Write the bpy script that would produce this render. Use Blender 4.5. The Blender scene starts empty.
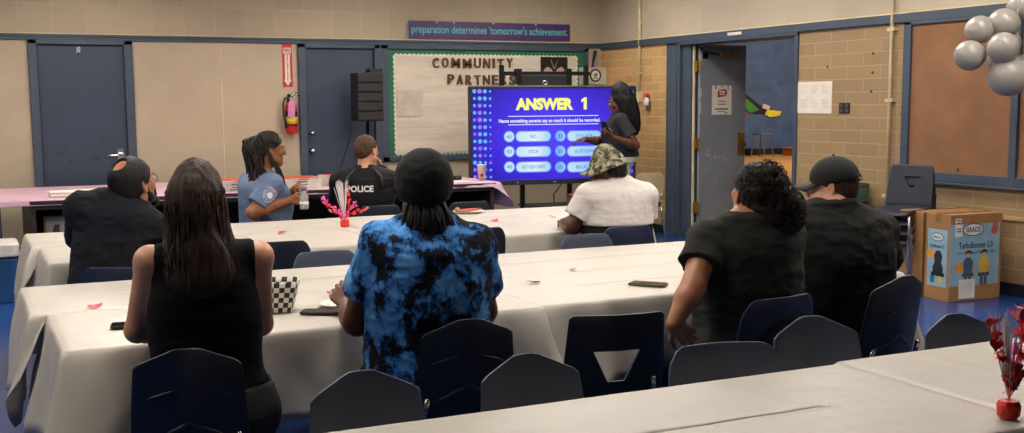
import bpy, bmesh, math, random
import numpy as np
from mathutils import Vector, Matrix, Quaternion
from mathutils.bvhtree import BVHTree

SC = bpy.context.scene
COL = SC.collection
R = math.radians
PI = math.pi

# ------------------------------------------------------------------ camera
YAW, PITCH, ROLL = R(25.584), R(6.82), R(-0.43)
CAM_H = 1.55
BACK, RIGHT = 12.914, 7.468         # back wall (y) and right wall (x)


def camera():
    f = Vector((math.sin(YAW) * math.cos(PITCH), math.cos(YAW) * math.cos(PITCH), -math.sin(PITCH)))
    r = Vector((math.cos(YAW), -math.sin(YAW), 0))
    u = r.cross(f)
    r2 = math.cos(ROLL) * r + math.sin(ROLL) * u
    u2 = -math.sin(ROLL) * r + math.cos(ROLL) * u
    cd = bpy.data.cameras.new('camera')
    cd.sensor_fit = 'HORIZONTAL'
    cd.sensor_width = 36
    cd.lens = 36 * 1144.86 / 1024
    cd.shift_y = 23.5 / 1024
    cd.clip_start = 0.05
    cd.clip_end = 200
    cam = bpy.data.objects.new('camera', cd)
    m = Matrix((r2, u2, -f)).transposed().to_4x4()
    m.translation = (0, 0, CAM_H)
    cam.matrix_world = m
    COL.objects.link(cam)
    SC.camera = cam


camera()
vs = SC.view_settings
SC.display_settings.display_device = 'sRGB'
vs.view_transform = 'Standard'
vs.look = 'None'
vs.gamma = 1
vs.use_curve_mapping = False
vs.exposure = 0.0

W_ = bpy.data.worlds.new('world')
SC.world = W_
W_.use_nodes = True
W_.node_tree.nodes['Background'].inputs[0].default_value = (0.6, 0.55, 0.5, 1)
W_.node_tree.nodes['Background'].inputs[1].default_value = 0.05

LAMP_STRENGTH = 18.5        # ceiling troffers of the room
LAMP_COLOR = (1.0, 0.92, 0.83)
GYM_STRENGTH = 75


# ------------------------------------------------------------------ materials
def lin(c):
    if isinstance(c, str):
        c = c.lstrip('#')
        c = [int(c[i:i + 2], 16) / 255 for i in (0, 2, 4)]
    return tuple((x / 12.92 if x <= 0.04045 else ((x + 0.055) / 1.055) ** 2.4) for x in c)


class NT:
    def __init__(s, name):
        s.m = bpy.data.materials.new(name)
        s.m.use_nodes = True
        s.t = s.m.node_tree
        s.b = s.t.nodes['Principled BSDF']

    def n(s, typ, **kw):
        nd = s.t.nodes.new('ShaderNode' + typ)
        for k, v in kw.items():
            if k in nd.inputs.keys():
                nd.inputs[k].default_value = v
            else:
                setattr(nd, k, v)
        return nd

    def l(s, a, b):
        s.t.links.new(a, b)

    def coord(s, scale=(1, 1, 1), kind='Object'):
        tc = s.n('TexCoord')
        mp = s.n('Mapping')
        mp.inputs['Scale'].default_value = scale
        s.l(tc.outputs[kind], mp.inputs['Vector'])
        return mp.outputs['Vector']

    def noise(s, vec, scale, detail=4, rough=0.55, dist=0):
        nd = s.n('TexNoise')
        nd.inputs['Scale'].default_value = scale
        nd.inputs['Detail'].default_value = detail
        nd.inputs['Roughness'].default_value = rough
        nd.inputs['Distortion'].default_value = dist
        s.l(vec, nd.inputs['Vector'])
        return nd.outputs['Fac']

    def ramp(s, fac, stops, interp='LINEAR'):
        nd = s.n('ValToRGB')
        cr = nd.color_ramp
        cr.interpolation = interp
        while len(cr.elements) < len(stops):
            cr.elements.new(0.5)
        for e, (p, c) in zip(cr.elements, stops):
            e.position = p
            e.color = (*lin(c), 1)
        s.l(fac, nd.inputs['Fac'])
        return nd.outputs['Color']

    def bump(s, h, strength=0.3, dist=0.01):
        nd = s.n('Bump')
        nd.inputs['Strength'].default_value = strength
        nd.inputs['Distance'].default_value = dist
        s.l(h, nd.inputs['Height'])
        s.l(nd.outputs['Normal'], s.b.inputs['Normal'])


MATS = {}


def scale_c(c, k):
    c = c.lstrip('#')
    v = [min(255, int(int(c[i:i + 2], 16) * k)) for i in (0, 2, 4)]
    return '#%02x%02x%02x' % tuple(v)


def mat(name, color, rough=0.6, metal=0.0, var=0.08, vscale=6.0, bump=0.0, bscale=60.0, bdist=0.004,
        stretch=(1, 1, 1), emit=0.0, coat=0.0, trans=0.0, sheen=0.0, spec=None, alpha=None):
    if name in MATS:
        return MATS[name]
    t = NT(name)
    v = t.coord(stretch)
    f = t.noise(v, vscale)
    c = t.ramp(f, [(0.3, scale_c(color, 1 - var)), (0.7, scale_c(color, 1 + var))])
    t.l(c, t.b.inputs['Base Color'])
    t.b.inputs['Roughness'].default_value = rough
    t.b.inputs['Metallic'].default_value = metal
    if spec is not None:
        t.b.inputs['Specular IOR Level'].default_value = spec
    if coat:
        t.b.inputs['Coat Weight'].default_value = coat
        t.b.inputs['Coat Roughness'].default_value = 0.1
    if sheen:
        t.b.inputs['Sheen Weight'].default_value = sheen
    if trans:
        t.b.inputs['Transmission Weight'].default_value = trans
    if emit:
        t.l(c, t.b.inputs['Emission Color'])
        t.b.inputs['Emission Strength'].default_value = emit
    if bump:
        t.bump(t.noise(v, bscale, 3), bump, bdist)
    MATS[name] = t.m
    return t.m


def emitter(name, color, strength):
    if name in MATS:
        return MATS[name]
    t = NT(name)
    t.b.inputs['Base Color'].default_value = (0.02, 0.02, 0.02, 1)
    t.b.inputs['Emission Color'].default_value = (*color, 1)
    t.b.inputs['Emission Strength'].default_value = strength
    MATS[name] = t.m
    return t.m


# ------------------------------------------------------------------ mesh builder
class MB:
    def __init__(s):
        s.v, s.f, s.mi = [], [], []
        s.m = 0

    def add(s, vs, fs):
        o = len(s.v)
        s.v += [tuple(p) for p in vs]
        s.f += [tuple(i + o for i in f) for f in fs]
        s.mi += [s.m] * len(fs)
        return s

    def box(s, c, d, rz=0, M=None):
        x, y, z = d[0] / 2, d[1] / 2, d[2] / 2
        P = [Vector((i * x, j * y, k * z)) for i in (-1, 1) for j in (-1, 1) for k in (-1, 1)]
        if M is not None:
            P = [M @ p for p in P]
        elif rz:
            q = Matrix.Rotation(rz, 3, 'Z')
            P = [q @ p for p in P]
        P = [p + Vector(c) for p in P]
        return s.add(P, [(0, 1, 3, 2), (4, 6, 7, 5), (0, 4, 5, 1), (2, 3, 7, 6), (0, 2, 6, 4), (1, 5, 7, 3)])

    def bb(s, x0, x1, y0, y1, z0, z1):
        return s.box(((x0 + x1) / 2, (y0 + y1) / 2, (z0 + z1) / 2), (abs(x1 - x0), abs(y1 - y0), abs(z1 - z0)))

    def tube(s, pts, r, n=8, cap=True, closed=False):
        pts = [Vector(p) for p in pts]
        m = len(pts)
        rs = r if isinstance(r, (list, tuple, np.ndarray)) else [r] * m
        vs, fs = [], []
        up = None
        for i, p in enumerate(pts):
            if closed:
                t = pts[(i + 1) % m] - pts[i - 1]
            else:
                t = pts[min(i + 1, m - 1)] - pts[max(i - 1, 0)]
            if t.length < 1e-9:
                t = Vector((0, 0, 1))
            t.normalize()
            if up is None:
                up = Vector((0, 0, 1)) if abs(t.z) < 0.9 else Vector((1, 0, 0))
            a = t.cross(up)
            if a.length < 1e-6:
                a = t.cross(Vector((0, 1, 0.3)))
            a.normalize()
            b = a.cross(t).normalized()
            up = b
            for k in range(n):
                an = 2 * PI * k / n
                vs.append(p + (a * math.cos(an) + b * math.sin(an)) * rs[i])
        L = m if closed else m - 1
        for i in range(L):
            for k in range(n):
                i2 = (i + 1) % m
                fs.append((i * n + k, i * n + (k + 1) % n, i2 * n + (k + 1) % n, i2 * n + k))
        if cap and not closed:
            fs.append(tuple(range(n - 1, -1, -1)))
            fs.append(tuple((m - 1) * n + k for k in range(n)))
        return s.add(vs, fs)

    def cyl(s, a, b, r, n=16, r2=None):
        return s.tube([a, b], [r, r if r2 is None else r2], n)

    def lathe(s, prof, c=(0, 0, 0), n=24, M=None, caps=True):
        vs, fs = [], []
        for (r, z) in prof:
            for k in range(n):
                a = 2 * PI * k / n
                p = Vector((r * math.cos(a), r * math.sin(a), z))
                if M is not None:
                    p = M @ p
                vs.append(p + Vector(c))
        m = len(prof)
        for i in range(m - 1):
            for k in range(n):
                fs.append((i * n + k, i * n + (k + 1) % n, (i + 1) * n + (k + 1) % n, (i + 1) * n + k))
        if caps and prof[0][0] > 1e-6:
            fs.append(tuple(range(n - 1, -1, -1)))
        if caps and prof[-1][0] > 1e-6:
            fs.append(tuple((m - 1) * n + k for k in range(n)))
        return s.add(vs, fs)

    def sphere(s, c, r, nu=16, nv=10, M=None):
        if not isinstance(r, (list, tuple)):
            r = (r, r, r)
        vs, fs = [], []
        for i in range(nv + 1):
            th = PI * i / nv
            for k in range(nu):
                a = 2 * PI * k / nu
                p = Vector((r[0] * math.sin(th) * math.cos(a), r[1] * math.sin(th) * math.sin(a), r[2] * math.cos(th)))
                if M is not None:
                    p = M @ p
                vs.append(p + Vector(c))
        for i in range(nv):
            for k in range(nu):
                fs.append((i * nu + k, (i + 1) * nu + k, (i + 1) * nu + (k + 1) % nu, i * nu + (k + 1) % nu))
        return s.add(vs, fs)

    def prism(s, poly, o, ax, ay, depth):
        """polygon (2d) in the plane o + x*ax + y*ay, extruded by the vector depth"""
        o, ax, ay, depth = Vector(o), Vector(ax), Vector(ay), Vector(depth)
        n = len(poly)
        a = [o + ax * x + ay * y for x, y in poly]
        b = [p + depth for p in a]
        fs = [tuple(range(n)), tuple(range(2 * n - 1, n - 1, -1))]
        fs += [((i + 1) % n, i, n + i, n + (i + 1) % n) for i in range(n)]
        return s.add(a + b, fs)

    def grid(s, P, closed_u=False, closed_v=False):
        """P[i][j] points -> quads"""
        nu, nv = len(P), len(P[0])
        vs = [p for row in P for p in row]
        fs = []
        for i in range(nu if closed_u else nu - 1):
            for j in range(nv if closed_v else nv - 1):
                i2, j2 = (i + 1) % nu, (j + 1) % nv
                fs.append((i * nv + j, i2 * nv + j, i2 * nv + j2, i * nv + j2))
        return s.add(vs, fs)

    def build(s, name, mats, parent=None, loc=None, bevel=0, seg=2, smooth=False, subsurf=0, solid=0, fixn=True):
        me = bpy.data.meshes.new(name)
        me.from_pydata([tuple(p) for p in s.v], [], s.f)
        ms = mats if isinstance(mats, (list, tuple)) else [mats]
        for m in ms:
            me.materials.append(m)
        if len(ms) > 1:
            me.polygons.foreach_set('material_index', s.mi)
        if fixn:
            bm = bmesh.new()
            bm.from_mesh(me)
            bmesh.ops.recalc_face_normals(bm, faces=bm.faces)
            bm.to_mesh(me)
            bm.free()
        if smooth:
            me.polygons.foreach_set('use_smooth', [True] * len(me.polygons))
        me.update()
        o = bpy.data.objects.new(name, me)
        COL.objects.link(o)
        if parent:
            o.parent = parent
        if loc is not None:
            o.location = loc
        if solid:
            md = o.modifiers.new('thick', 'SOLIDIFY')
            md.thickness = solid
            md.offset = 0
        if bevel:
            md = o.modifiers.new('bevel', 'BEVEL')
            md.width = bevel
            md.segments = seg
            md.limit_method = 'ANGLE'
            md.angle_limit = R(40)
        if subsurf:
            md = o.modifiers.new('sub', 'SUBSURF')
            md.levels = md.render_levels = subsurf
        return o


def tag(o, label=None, cat=None, group=None, kind=None):
    if label:
        o['label'] = label
    if cat:
        o['category'] = cat
    if group:
        o['group'] = group
    if kind:
        o['kind'] = kind
    return o


def thing(name, label, cat, loc=(0, 0, 0), rz=0, group=None):
    o = bpy.data.objects.new(name, None)
    o.empty_display_size = 0.1
    COL.objects.link(o)
    o.location = loc
    o.rotation_euler = (0, 0, rz)
    return tag(o, label, cat, group)


def struct(o):
    o['kind'] = 'structure'
    return o


def copy_tree(o, parent=None):
    c = o.copy()
    COL.objects.link(c)
    if parent is not None:
        c.parent = parent
    for ch in list(o.children):
        copy_tree(ch, c)
    return c


def text_mesh(txt, size, bold=0.0, align='CENTER', extr=0.0, spacing=1.0, res=3):
    """returns verts, faces of a text lying in the xy plane (x right, y up), centred"""
    cu = bpy.data.curves.new('t', 'FONT')
    cu.body = txt
    cu.size = size
    cu.align_x = align
    cu.align_y = 'CENTER'
    cu.offset = bold
    cu.extrude = extr
    cu.resolution_u = res
    cu.space_character = spacing
    ob = bpy.data.objects.new('t', cu)
    COL.objects.link(ob)
    dg = bpy.context.evaluated_depsgraph_get()
    me = bpy.data.meshes.new_from_object(ob.evaluated_get(dg))
    v = [x.co.copy() for x in me.vertices]
    f = [tuple(p.vertices) for p in me.polygons]
    bpy.data.objects.remove(ob)
    bpy.data.curves.remove(cu)
    bpy.data.meshes.remove(me)
    return v, f


def put_text(mb, txt, o, ax, ay, w=None, h=None, size=None, bold=0.0, spacing=1.0, depth=0.0):
    """text fitted to width w and cap height h (metres) centred at o in the plane ax, ay"""
    v, f = text_mesh(txt, 1.0, bold, spacing=spacing, extr=depth)
    xs = [p.x for p in v]
    ys = [p.y for p in v]
    cx, cy = (min(xs) + max(xs)) / 2, (min(ys) + max(ys)) / 2
    sx = (w / (max(xs) - min(xs))) if w else size
    sy = (h / (max(ys) - min(ys))) if h else sx
    if w is None and h:
        sx = sy
    o, ax, ay = Vector(o), Vector(ax), Vector(ay)
    az = ax.cross(ay)
    mb.add([o + ax * ((p.x - cx) * sx) + ay * ((p.y - cy) * sy) + az * p.z for p in v], f)


def rrect(w, h, r, n=5):
    out = []
    for cx, cy, a0 in ((w / 2 - r, h / 2 - r, 0), (-w / 2 + r, h / 2 - r, 90), (-w / 2 + r, -h / 2 + r, 180), (w / 2 - r, -h / 2 + r, 270)):
        for k in range(n + 1):
            a = R(a0 + 90 * k / n)
            out.append((cx + r * math.cos(a), cy + r * math.sin(a)))
    return out


def circle(r, n=20, cx=0, cy=0):
    return [(cx + r * math.cos(2 * PI * k / n), cy + r * math.sin(2 * PI * k / n)) for k in range(n)]
# ------------------------------------------------------------------ setting: materials
def block_mat(name, plane, color, mortar, bw, bh, offset, msize=0.004, rough=0.8, var=0.06, shift=(0, 0), bstr=0.35, vs_=3.0):
    t = NT(name)
    tc = t.n('TexCoord')
    sp = t.n('SeparateXYZ')
    cb = t.n('CombineXYZ')
    t.l(tc.outputs['Object'], sp.inputs[0])
    t.l(sp.outputs['X' if plane == 'xz' else 'Y'], cb.inputs['X'])
    t.l(sp.outputs['Z'], cb.inputs['Y'])
    mp = t.n('Mapping')
    mp.inputs['Location'].default_value = (shift[0], shift[1], 0)
    t.l(cb.outputs[0], mp.inputs['Vector'])
    br = t.n('TexBrick')
    br.offset = offset
    br.inputs['Scale'].default_value = 1
    br.inputs['Brick Width'].default_value = bw
    br.inputs['Row Height'].default_value = bh
    br.inputs['Mortar Size'].default_value = msize
    br.inputs['Mortar Smooth'].default_value = 0.3
    br.inputs['Color1'].default_value = (*lin(scale_c(color, 1 - var)), 1)
    br.inputs['Color2'].default_value = (*lin(scale_c(color, 1 + var)), 1)
    br.inputs['Mortar'].default_value = (*lin(mortar), 1)
    t.l(mp.outputs[0], br.inputs['Vector'])
    nz = t.noise(tc.outputs['Object'], vs_, 6, 0.65)
    mr = t.n('MapRange')
    mr.inputs['From Min'].default_value = 0.3
    mr.inputs['From Max'].default_value = 0.7
    mr.inputs['To Min'].default_value = 1 - var
    mr.inputs['To Max'].default_value = 1 + var
    t.l(nz, mr.inputs['Value'])
    mx = t.n('Mix')
    mx.data_type = 'RGBA'
    mx.blend_type = 'MULTIPLY'
    mx.inputs['Factor'].default_value = 1
    t.l(br.outputs['Color'], mx.inputs['A'])
    t.l(mr.outputs[0], mx.inputs['B'])
    t.l(mx.outputs['Result'], t.b.inputs['Base Color'])
    t.b.inputs['Roughness'].default_value = rough
    fine = t.noise(tc.outputs['Object'], 60, 3)
    ad = t.n('Math')
    ad.operation = 'MULTIPLY_ADD'
    ad.inputs[1].default_value = -1.0
    t.l(br.outputs['Fac'], ad.inputs[0])
    m2 = t.n('Math')
    m2.operation = 'MULTIPLY'
    m2.inputs[1].default_value = 0.35
    t.l(fine, m2.inputs[0])
    t.l(m2.outputs[0], ad.inputs[2])
    t.bump(ad.outputs[0], bstr, 0.006)
    return t.m


M_panel = mat('beige_wall_panel', '#b3a48c', 0.75, var=0.05, vscale=1.2, bump=0.08, bscale=90)
M_block_b = block_mat('beige_block_back', 'xz', '#ad9f87', '#b6a890', 0.333, 0.31, 0.0, 0.005, shift=(-0.26, 0.49), var=0.025)
M_block_r = block_mat('grey_block_right', 'yz', '#b5a893', '#b9ac98', 0.36, 0.31, 0.0, 0.004, shift=(0.1, 0.49), var=0.02)
M_brick = block_mat('tan_painted_brick', 'yz', '#c29a66', '#cdb184', 0.32, 0.1, 0.5, 0.0065, shift=(0, 0.02), var=0.06, rough=0.6, bstr=0.7)
M_bigbrick = block_mat('tan_painted_block', 'yz', '#967c58', '#a38e6c', 0.44, 0.118, 0.5, 0.006, shift=(0, 0.02), var=0.03, rough=0.6, bstr=0.5)
M_blue = mat('slate_blue_trim', '#3e4a59', 0.45, var=0.06, vscale=4)
M_door = mat('slate_blue_door', '#334052', 0.42, var=0.06, vscale=2, bump=0.03)
M_leaf = mat('grey_blue_door_leaf', '#7b7f86', 0.5, var=0.05, vscale=3)
M_cream = mat('cream_paint', '#cdbd97', 0.6)
M_black = mat('black_plastic', '#111214', 0.45, var=0.1)
M_blackm = mat('black_metal', '#17181a', 0.4, metal=0.6)
M_chrome = mat('chrome', '#b9bcc0', 0.22, metal=1.0, var=0.02)
M_brass = mat('brass_plate', '#b09040', 0.35, metal=0.8)
M_white = mat('white_paper', '#dcd6ca', 0.7, var=0.03)
M_cork = mat('tan_cork', '#865e40', 0.9, var=0.07, vscale=3, bump=0.15, bscale=180, bdist=0.002)
M_base = mat('black_baseboard', '#16171b', 0.5)
M_red = mat('red_paint', '#b3201a', 0.35)


def floor_mat():
    t = NT('blue_tile_floor')
    v = t.coord()
    br = t.n('TexBrick')
    br.offset = 0
    br.inputs['Scale'].default_value = 1
    br.inputs['Brick Width'].default_value = 0.305
    br.inputs['Row Height'].default_value = 0.305
    br.inputs['Mortar Size'].default_value = 0.0015
    br.inputs['Color1'].default_value = (*lin('#183b74'), 1)
    br.inputs['Color2'].default_value = (*lin('#1b4280'), 1)
    br.inputs['Mortar'].default_value = (*lin('#16345f'), 1)
    t.l(v, br.inputs['Vector'])
    t.l(br.outputs['Color'], t.b.inputs['Base Color'])
    t.b.inputs['Roughness'].default_value = 0.22
    t.bump(t.noise(v, 2.5, 2), 0.05, 0.01)
    return t.m


M_floor = floor_mat()
M_ceil = mat('grey_ceiling_tile', '#8f8a80', 0.9, var=0.03, vscale=20, bump=0.2, bscale=120)
M_gymwall = block_mat('gym_blue_block', 'xz', '#45587a', '#40526f', 0.4, 0.2, 0.5, 0.008, var=0.06, rough=0.5)
M_gymfloor = mat('gym_maple_floor', '#c08a3c', 0.3, var=0.1, vscale=2, stretch=(1, 8, 1))
M_bleach = mat('orange_wood', '#b8702a', 0.4, var=0.12, stretch=(1, 6, 6))

XL, YF, CEIL = -3.2, -4.0, 3.15
DY0, DY1, DZ = 9.09, 11.14, 2.215       # opening in the right wall

# floor, ceiling, walls
struct(MB().bb(XL, RIGHT + 0.25, YF, BACK, -0.1, 0).build('floor', M_floor))
struct(MB().bb(XL, RIGHT, YF, BACK, CEIL, CEIL + 0.1).build('ceiling', M_ceil))
m = MB()
m.bb(XL - 0.1, RIGHT + 0.2, BACK, BACK + 0.15, 0, 2.27)
m.m = 1
m.bb(XL - 0.1, RIGHT + 0.2, BACK, BACK + 0.15, 2.27, CEIL)
struct(m.build('wall_back', [M_panel, M_block_b]))
m = MB()
m.bb(RIGHT, RIGHT + 0.2, DY1, BACK, 0, 2.25)
m.m = 2
m.bb(RIGHT, RIGHT + 0.2, YF, DY0, 0, 2.25)
m.m = 1
m.bb(RIGHT, RIGHT + 0.2, YF, BACK, 2.25, CEIL)
struct(m.build('wall_right', [M_brick, M_block_r, M_bigbrick]))
struct(MB().bb(XL - 0.1, XL, YF, BACK, 0, CEIL).build('wall_left', mat('dark_left_wall', '#4a4238', .8)))
struct(MB().bb(XL - 0.1, RIGHT + 0.2, YF - 0.1, YF, 0, CEIL).build('wall_front', mat('darkened_front_wall', '#33302d', .9)))  # unseen wall, coloured dark to cut bounced light

# rails that run round the room at door head height
m = MB()
m.bb(XL, RIGHT, BACK - 0.025, BACK, 2.237, 2.285)
m.bb(XL, RIGHT, BACK - 0.04, BACK, 2.272, 2.297)
struct(m.build('trim_1', M_blue, bevel=0.004))
struct(MB().bb(XL, RIGHT, BACK - 0.045, BACK, 2.297, 2.306).build('trim_2', M_cream))
m = MB()
m.bb(RIGHT - 0.035, RIGHT, YF, BACK - 0.04, 2.222, 2.296)
struct(m.build('trim_3', M_blue, bevel=0.004))
struct(MB().bb(RIGHT - 0.04, RIGHT, YF, BACK - 0.045, 2.296, 2.309).build('trim_4', M_cream))
# panel seams on the back wall
m = MB()
for x in (2.635,):
    m.bb(x - 0.006, x + 0.006, BACK - 0.006, BACK, 0.1, 2.235)
struct(m.build('trim_5', M_cream))
m = MB()
m.bb(XL, RIGHT, BACK - 0.012, BACK, 0, 0.1)
struct(m.build('baseboard_back', M_base))
m = MB()
m.bb(RIGHT - 0.012, RIGHT, YF, DY0 - 0.06, 0, 0.1)
m.bb(RIGHT - 0.012, RIGHT, DY1 + 0.24, BACK, 0, 0.1)
struct(m.build('baseboard_right', M_base))


def door(idx, x0, x1, x1f, hw):
    """blue door in the back wall: leaf x0..x1, frame to x1f"""
    e = bpy.data.objects.new('door_%d' % idx, None)
    COL.objects.link(e)
    e.location = (0, BACK, 0)
    struct(e)
    m = MB()
    m.bb(x0 - 0.085, x0, -0.05, 0.0, 0, 2.237)
    m.bb(x1, x1f, -0.05, 0.0, 0, 2.237)
    m.bb(x0 - 0.085, x1f, -0.05, 0.0, 2.19, 2.237)
    m.build('door_frame', M_blue, e, bevel=0.006)
    m = MB()
    m.bb(x0, x1, -0.012, 0.0, 0.01, 2.19)
    lf = m.build('door_leaf', M_door, e, bevel=0.003)
    m = MB()
    m.bb(x0 + 0.001, x0 + 0.01, -0.016, -0.011, 0.02, 2.185)
    m.bb(x1 - 0.012, x1 - 0.001, -0.016, -0.011, 0.02, 2.185)
    m.bb(x0, x1, -0.016, -0.011, 2.178, 2.189)
    m.build('door_seal', mat('dark_seal', '#1c222b', 0.7) if idx == 1 else M_blackm, lf)
    return e, lf


d1, lf1 = door(1, 0.755, 1.612, 1.70, 'lever')
m = MB()                                    # lever handle on the left door
m.lathe([(0.032, 0), (0.032, 0.012), (0.012, 0.016), (0.012, 0.05)], (1.535, -0.012, 1.03), 16, Matrix.Rotation(R(90), 3, 'X'))
m.tube([(1.535, -0.062, 1.03), (1.50, -0.068, 1.03), (1.43, -0.064, 1.027), (1.41, -0.055, 1.026)], [0.011, 0.011, 0.009, 0.008], 8)
m.bb(1.50, 1.57, -0.016, -0.01, 0.98, 1.10)
m.build('door_handle', M_chrome, lf1, smooth=False)
m = MB()
m.bb(1.14, 1.18, -0.03, -0.012, 2.10, 2.165)
m.tube([(1.16, -0.03, 2.11), (1.16, -0.055, 2.10), (1.16, -0.06, 2.125)], 0.006, 6)
m.build('door_hook', M_chrome, lf1)
m = MB()                                    # scuffs on the leaf
rr = random.Random(5)
for sx, sz, sr in ((1.28, 0.99, 0.04), (1.36, 1.20, 0.035), (0.98, 1.15, 0.03), (0.93, 1.05, 0.05), (1.02, 0.97, 0.03)):
    m.prism([(sr * 1.1 * math.cos(a) * rr.uniform(.7, 1.1), sr * math.sin(a) * rr.uniform(.6, 1)) for a in [k * PI / 6 for k in range(12)]], (sx, -0.0125, sz), (1, 0, 0), (0, 0, 1), (0, -0.0004, 0))
m.build('scuff_marks', mat('dark_scuff', '#2c3846', 0.6), lf1)

d2, lf2 = door(2, 3.582, 4.401, 4.47, 'knob')
m = MB()
for zz, rr_ in ((1.022, 0.034), (1.225, 0.026)):
    m.lathe([(rr_, 0), (rr_, 0.01), (0.014, 0.016), (0.014, 0.035), (rr_ * 0.85, 0.045), (rr_ * 0.95, 0.06), (rr_ * 0.6, 0.072), (0, 0.074)], (3.635, -0.012, zz), 16, Matrix.Rotation(R(90), 3, 'X'))
m.build('door_knob', M_chrome, lf2, smooth=True)

# wide blue post between the second door and the board
struct(MB().bb(4.401, 4.487, BACK - 0.045, BACK, 0, 2.237).build('trim_6', M_blue, bevel=0.005))

# ---- door opening in the right wall
x = RIGHT
m = MB()
m.bb(x - 0.03, x + 0.22, DY1, DY1 + 0.21, 0, 2.222)
m.bb(x - 0.02, x + 0.22, DY1 - 0.05, DY1, 0, 2.222)
m.bb(x + 0.02, x + 0.22, 10.93, DY1 - 0.05, 0, 2.222)
m.bb(x - 0.02, x + 0.22, DY0 - 0.05, DY0, 0, 2.222)
m.bb(x - 0.03, x + 0.22, DY0 - 0.05, DY1 + 0.21, 2.19, 2.235)
struct(m.build('trim_7', M_blue, bevel=0.006))
struct(MB().bb(x + 0.19, x + 0.22, DY0, 10.93, 2.178, 2.19).build('trim_8', M_cream))
struct(MB().bb(x + 0.05, x + 0.07, 10.905, 10.93, 0.02, 2.18).build('trim_9', M_cream))

e = bpy.data.objects.new('door_3', None)
COL.objects.link(e)
e.location = (x + 0.09, 10.88, 0)
e.rotation_euler = (0, 0, R(-1.5))
struct(e)
LW = 0.62
m = MB()
m.bb(0.0, LW, -0.045, 0.0, 0.02, 2.185)
lf = m.build('door_leaf', M_leaf, e, bevel=0.003)
m = MB()
m.bb(LW - 0.105, LW - 0.01, -0.052, -0.044, 0.93, 1.19)
m.build('brass_plate', M_brass, lf, bevel=0.002)
m = MB()
m.tube([(LW - 0.04, -0.05, 1.05), (LW - 0.04, -0.1, 1.05), (LW - 0.13, -0.105, 1.045)], 0.011, 8)
m.bb(LW - 0.07, LW + 0.0, -0.075, -0.05, 1.03, 1.075)
m.build('door_handle', M_chrome, lf)
m = MB()                                # closer
m.bb(0.25, 0.46, -0.10, -0.045, 2.04, 2.10)
m.build('door_closer', mat('bronze_closer', '#a08c5c', 0.4, metal=0.6), lf, bevel=0.006)
m = MB()
m.tube([(0.22, -0.09, 2.075), (0.02, -0.13, 2.10), (-0.03, -0.05, 2.16)], 0.011, 6)
m.bb(0.41, 0.45, -0.05, -0.044, 2.05, 2.11)
m.bb(0.03, 0.10, -0.05, -0.044, 2.03, 2.10)
m.build('closer_arm', M_blackm, lf)
for z in (0.35, 1.08, 1.95):
    m = MB()
    m.bb(-0.05, 0.0, -0.05, 0.0, z - 0.06, z + 0.06)
    m.cyl((-0.01, -0.055, z - 0.06), (-0.01, -0.055, z + 0.06), 0.011, 10)
    m.build('hinge', M_brass, e)
m = MB()                                # chipped paint
rr = random.Random(3)
for k in range(26):
    px, pz = rr.uniform(0.02, LW * 0.8), rr.uniform(0.85, 1.02) if k < 16 else rr.uniform(0.3, 1.0)
    s_ = rr.uniform(0.004, 0.011)
    m.prism([(s_ * rr.uniform(.6, 1.3) * math.cos(a), s_ * rr.uniform(.6, 1.3) * math.sin(a)) for a in [k2 * PI / 3 for k2 in range(6)]], (px, -0.0455, pz), (1, 0, 0), (0, 0, 1), (0, -0.0006, 0))
for z0, z1 in ((1.42, 1.55), (1.6, 1.7), (2.0, 2.12)):
    m.bb(0.0, 0.018, -0.0465, -0.045, z0, z1)
m.build('paint_chips', mat('chipped_primer', '#b9b2a4', 0.7), lf)
nt = thing('door_notice', 'white notice with a red arrow taped to the open grey blue door', 'notice', (x + 0.09 + 0.29, 10.826, 1.565))
MB().bb(-0.135, 0.135, -0.003, 0, -0.165, 0.165).build('sheet', M_white, nt)
m = MB()
m.prism([(-.06, -.045), (.055, -.03), (.075, .01), (.06, .05), (.02, .04), (-.06, .03)], (0, -0.0035, 0.075), (1, 0, 0), (0, 0, 1), (0, -0.001, 0))
m.build('red_arrow', M_red, nt)
m = MB()
for zz, ww, hh, xx in ((.15, .04, .008, 0), (.122, .10, .007, 0), (-.012, .105, .010, 0), (-.045, .12, .010, 0), (-.1, .18, .016, 0), (-.128, .11, .007, -.01), (-.142, .04, .01, .06)):
    m.bb(xx - ww / 2, xx + ww / 2, -.0045, -.003, zz - hh / 2, zz + hh / 2)
m.bb(-.09, -.072, -.0045, -.003, .125, .16)
m.bb(.078, .09, -.0045, -.003, .12, .165)
m.build('printed_lines', mat('dark_ink', '#4a4542', 0.7), nt)
m = MB()
m.bb(-.035, .045, -.006, -.0045, .085, .10)
m.bb(-.03, .04, -.006, -.0045, .06, .072)
m.build('arrow_print', M_white, nt)
hs = MB().bb(-0.004, 0, -0.12, 0.12, -0.015, 0.015).build('room_number_plate', M_white, None, (RIGHT - 0.036, 10.04, 2.262))
tag(hs, 'small white plate on the blue rail above the open door', 'plate')

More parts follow.
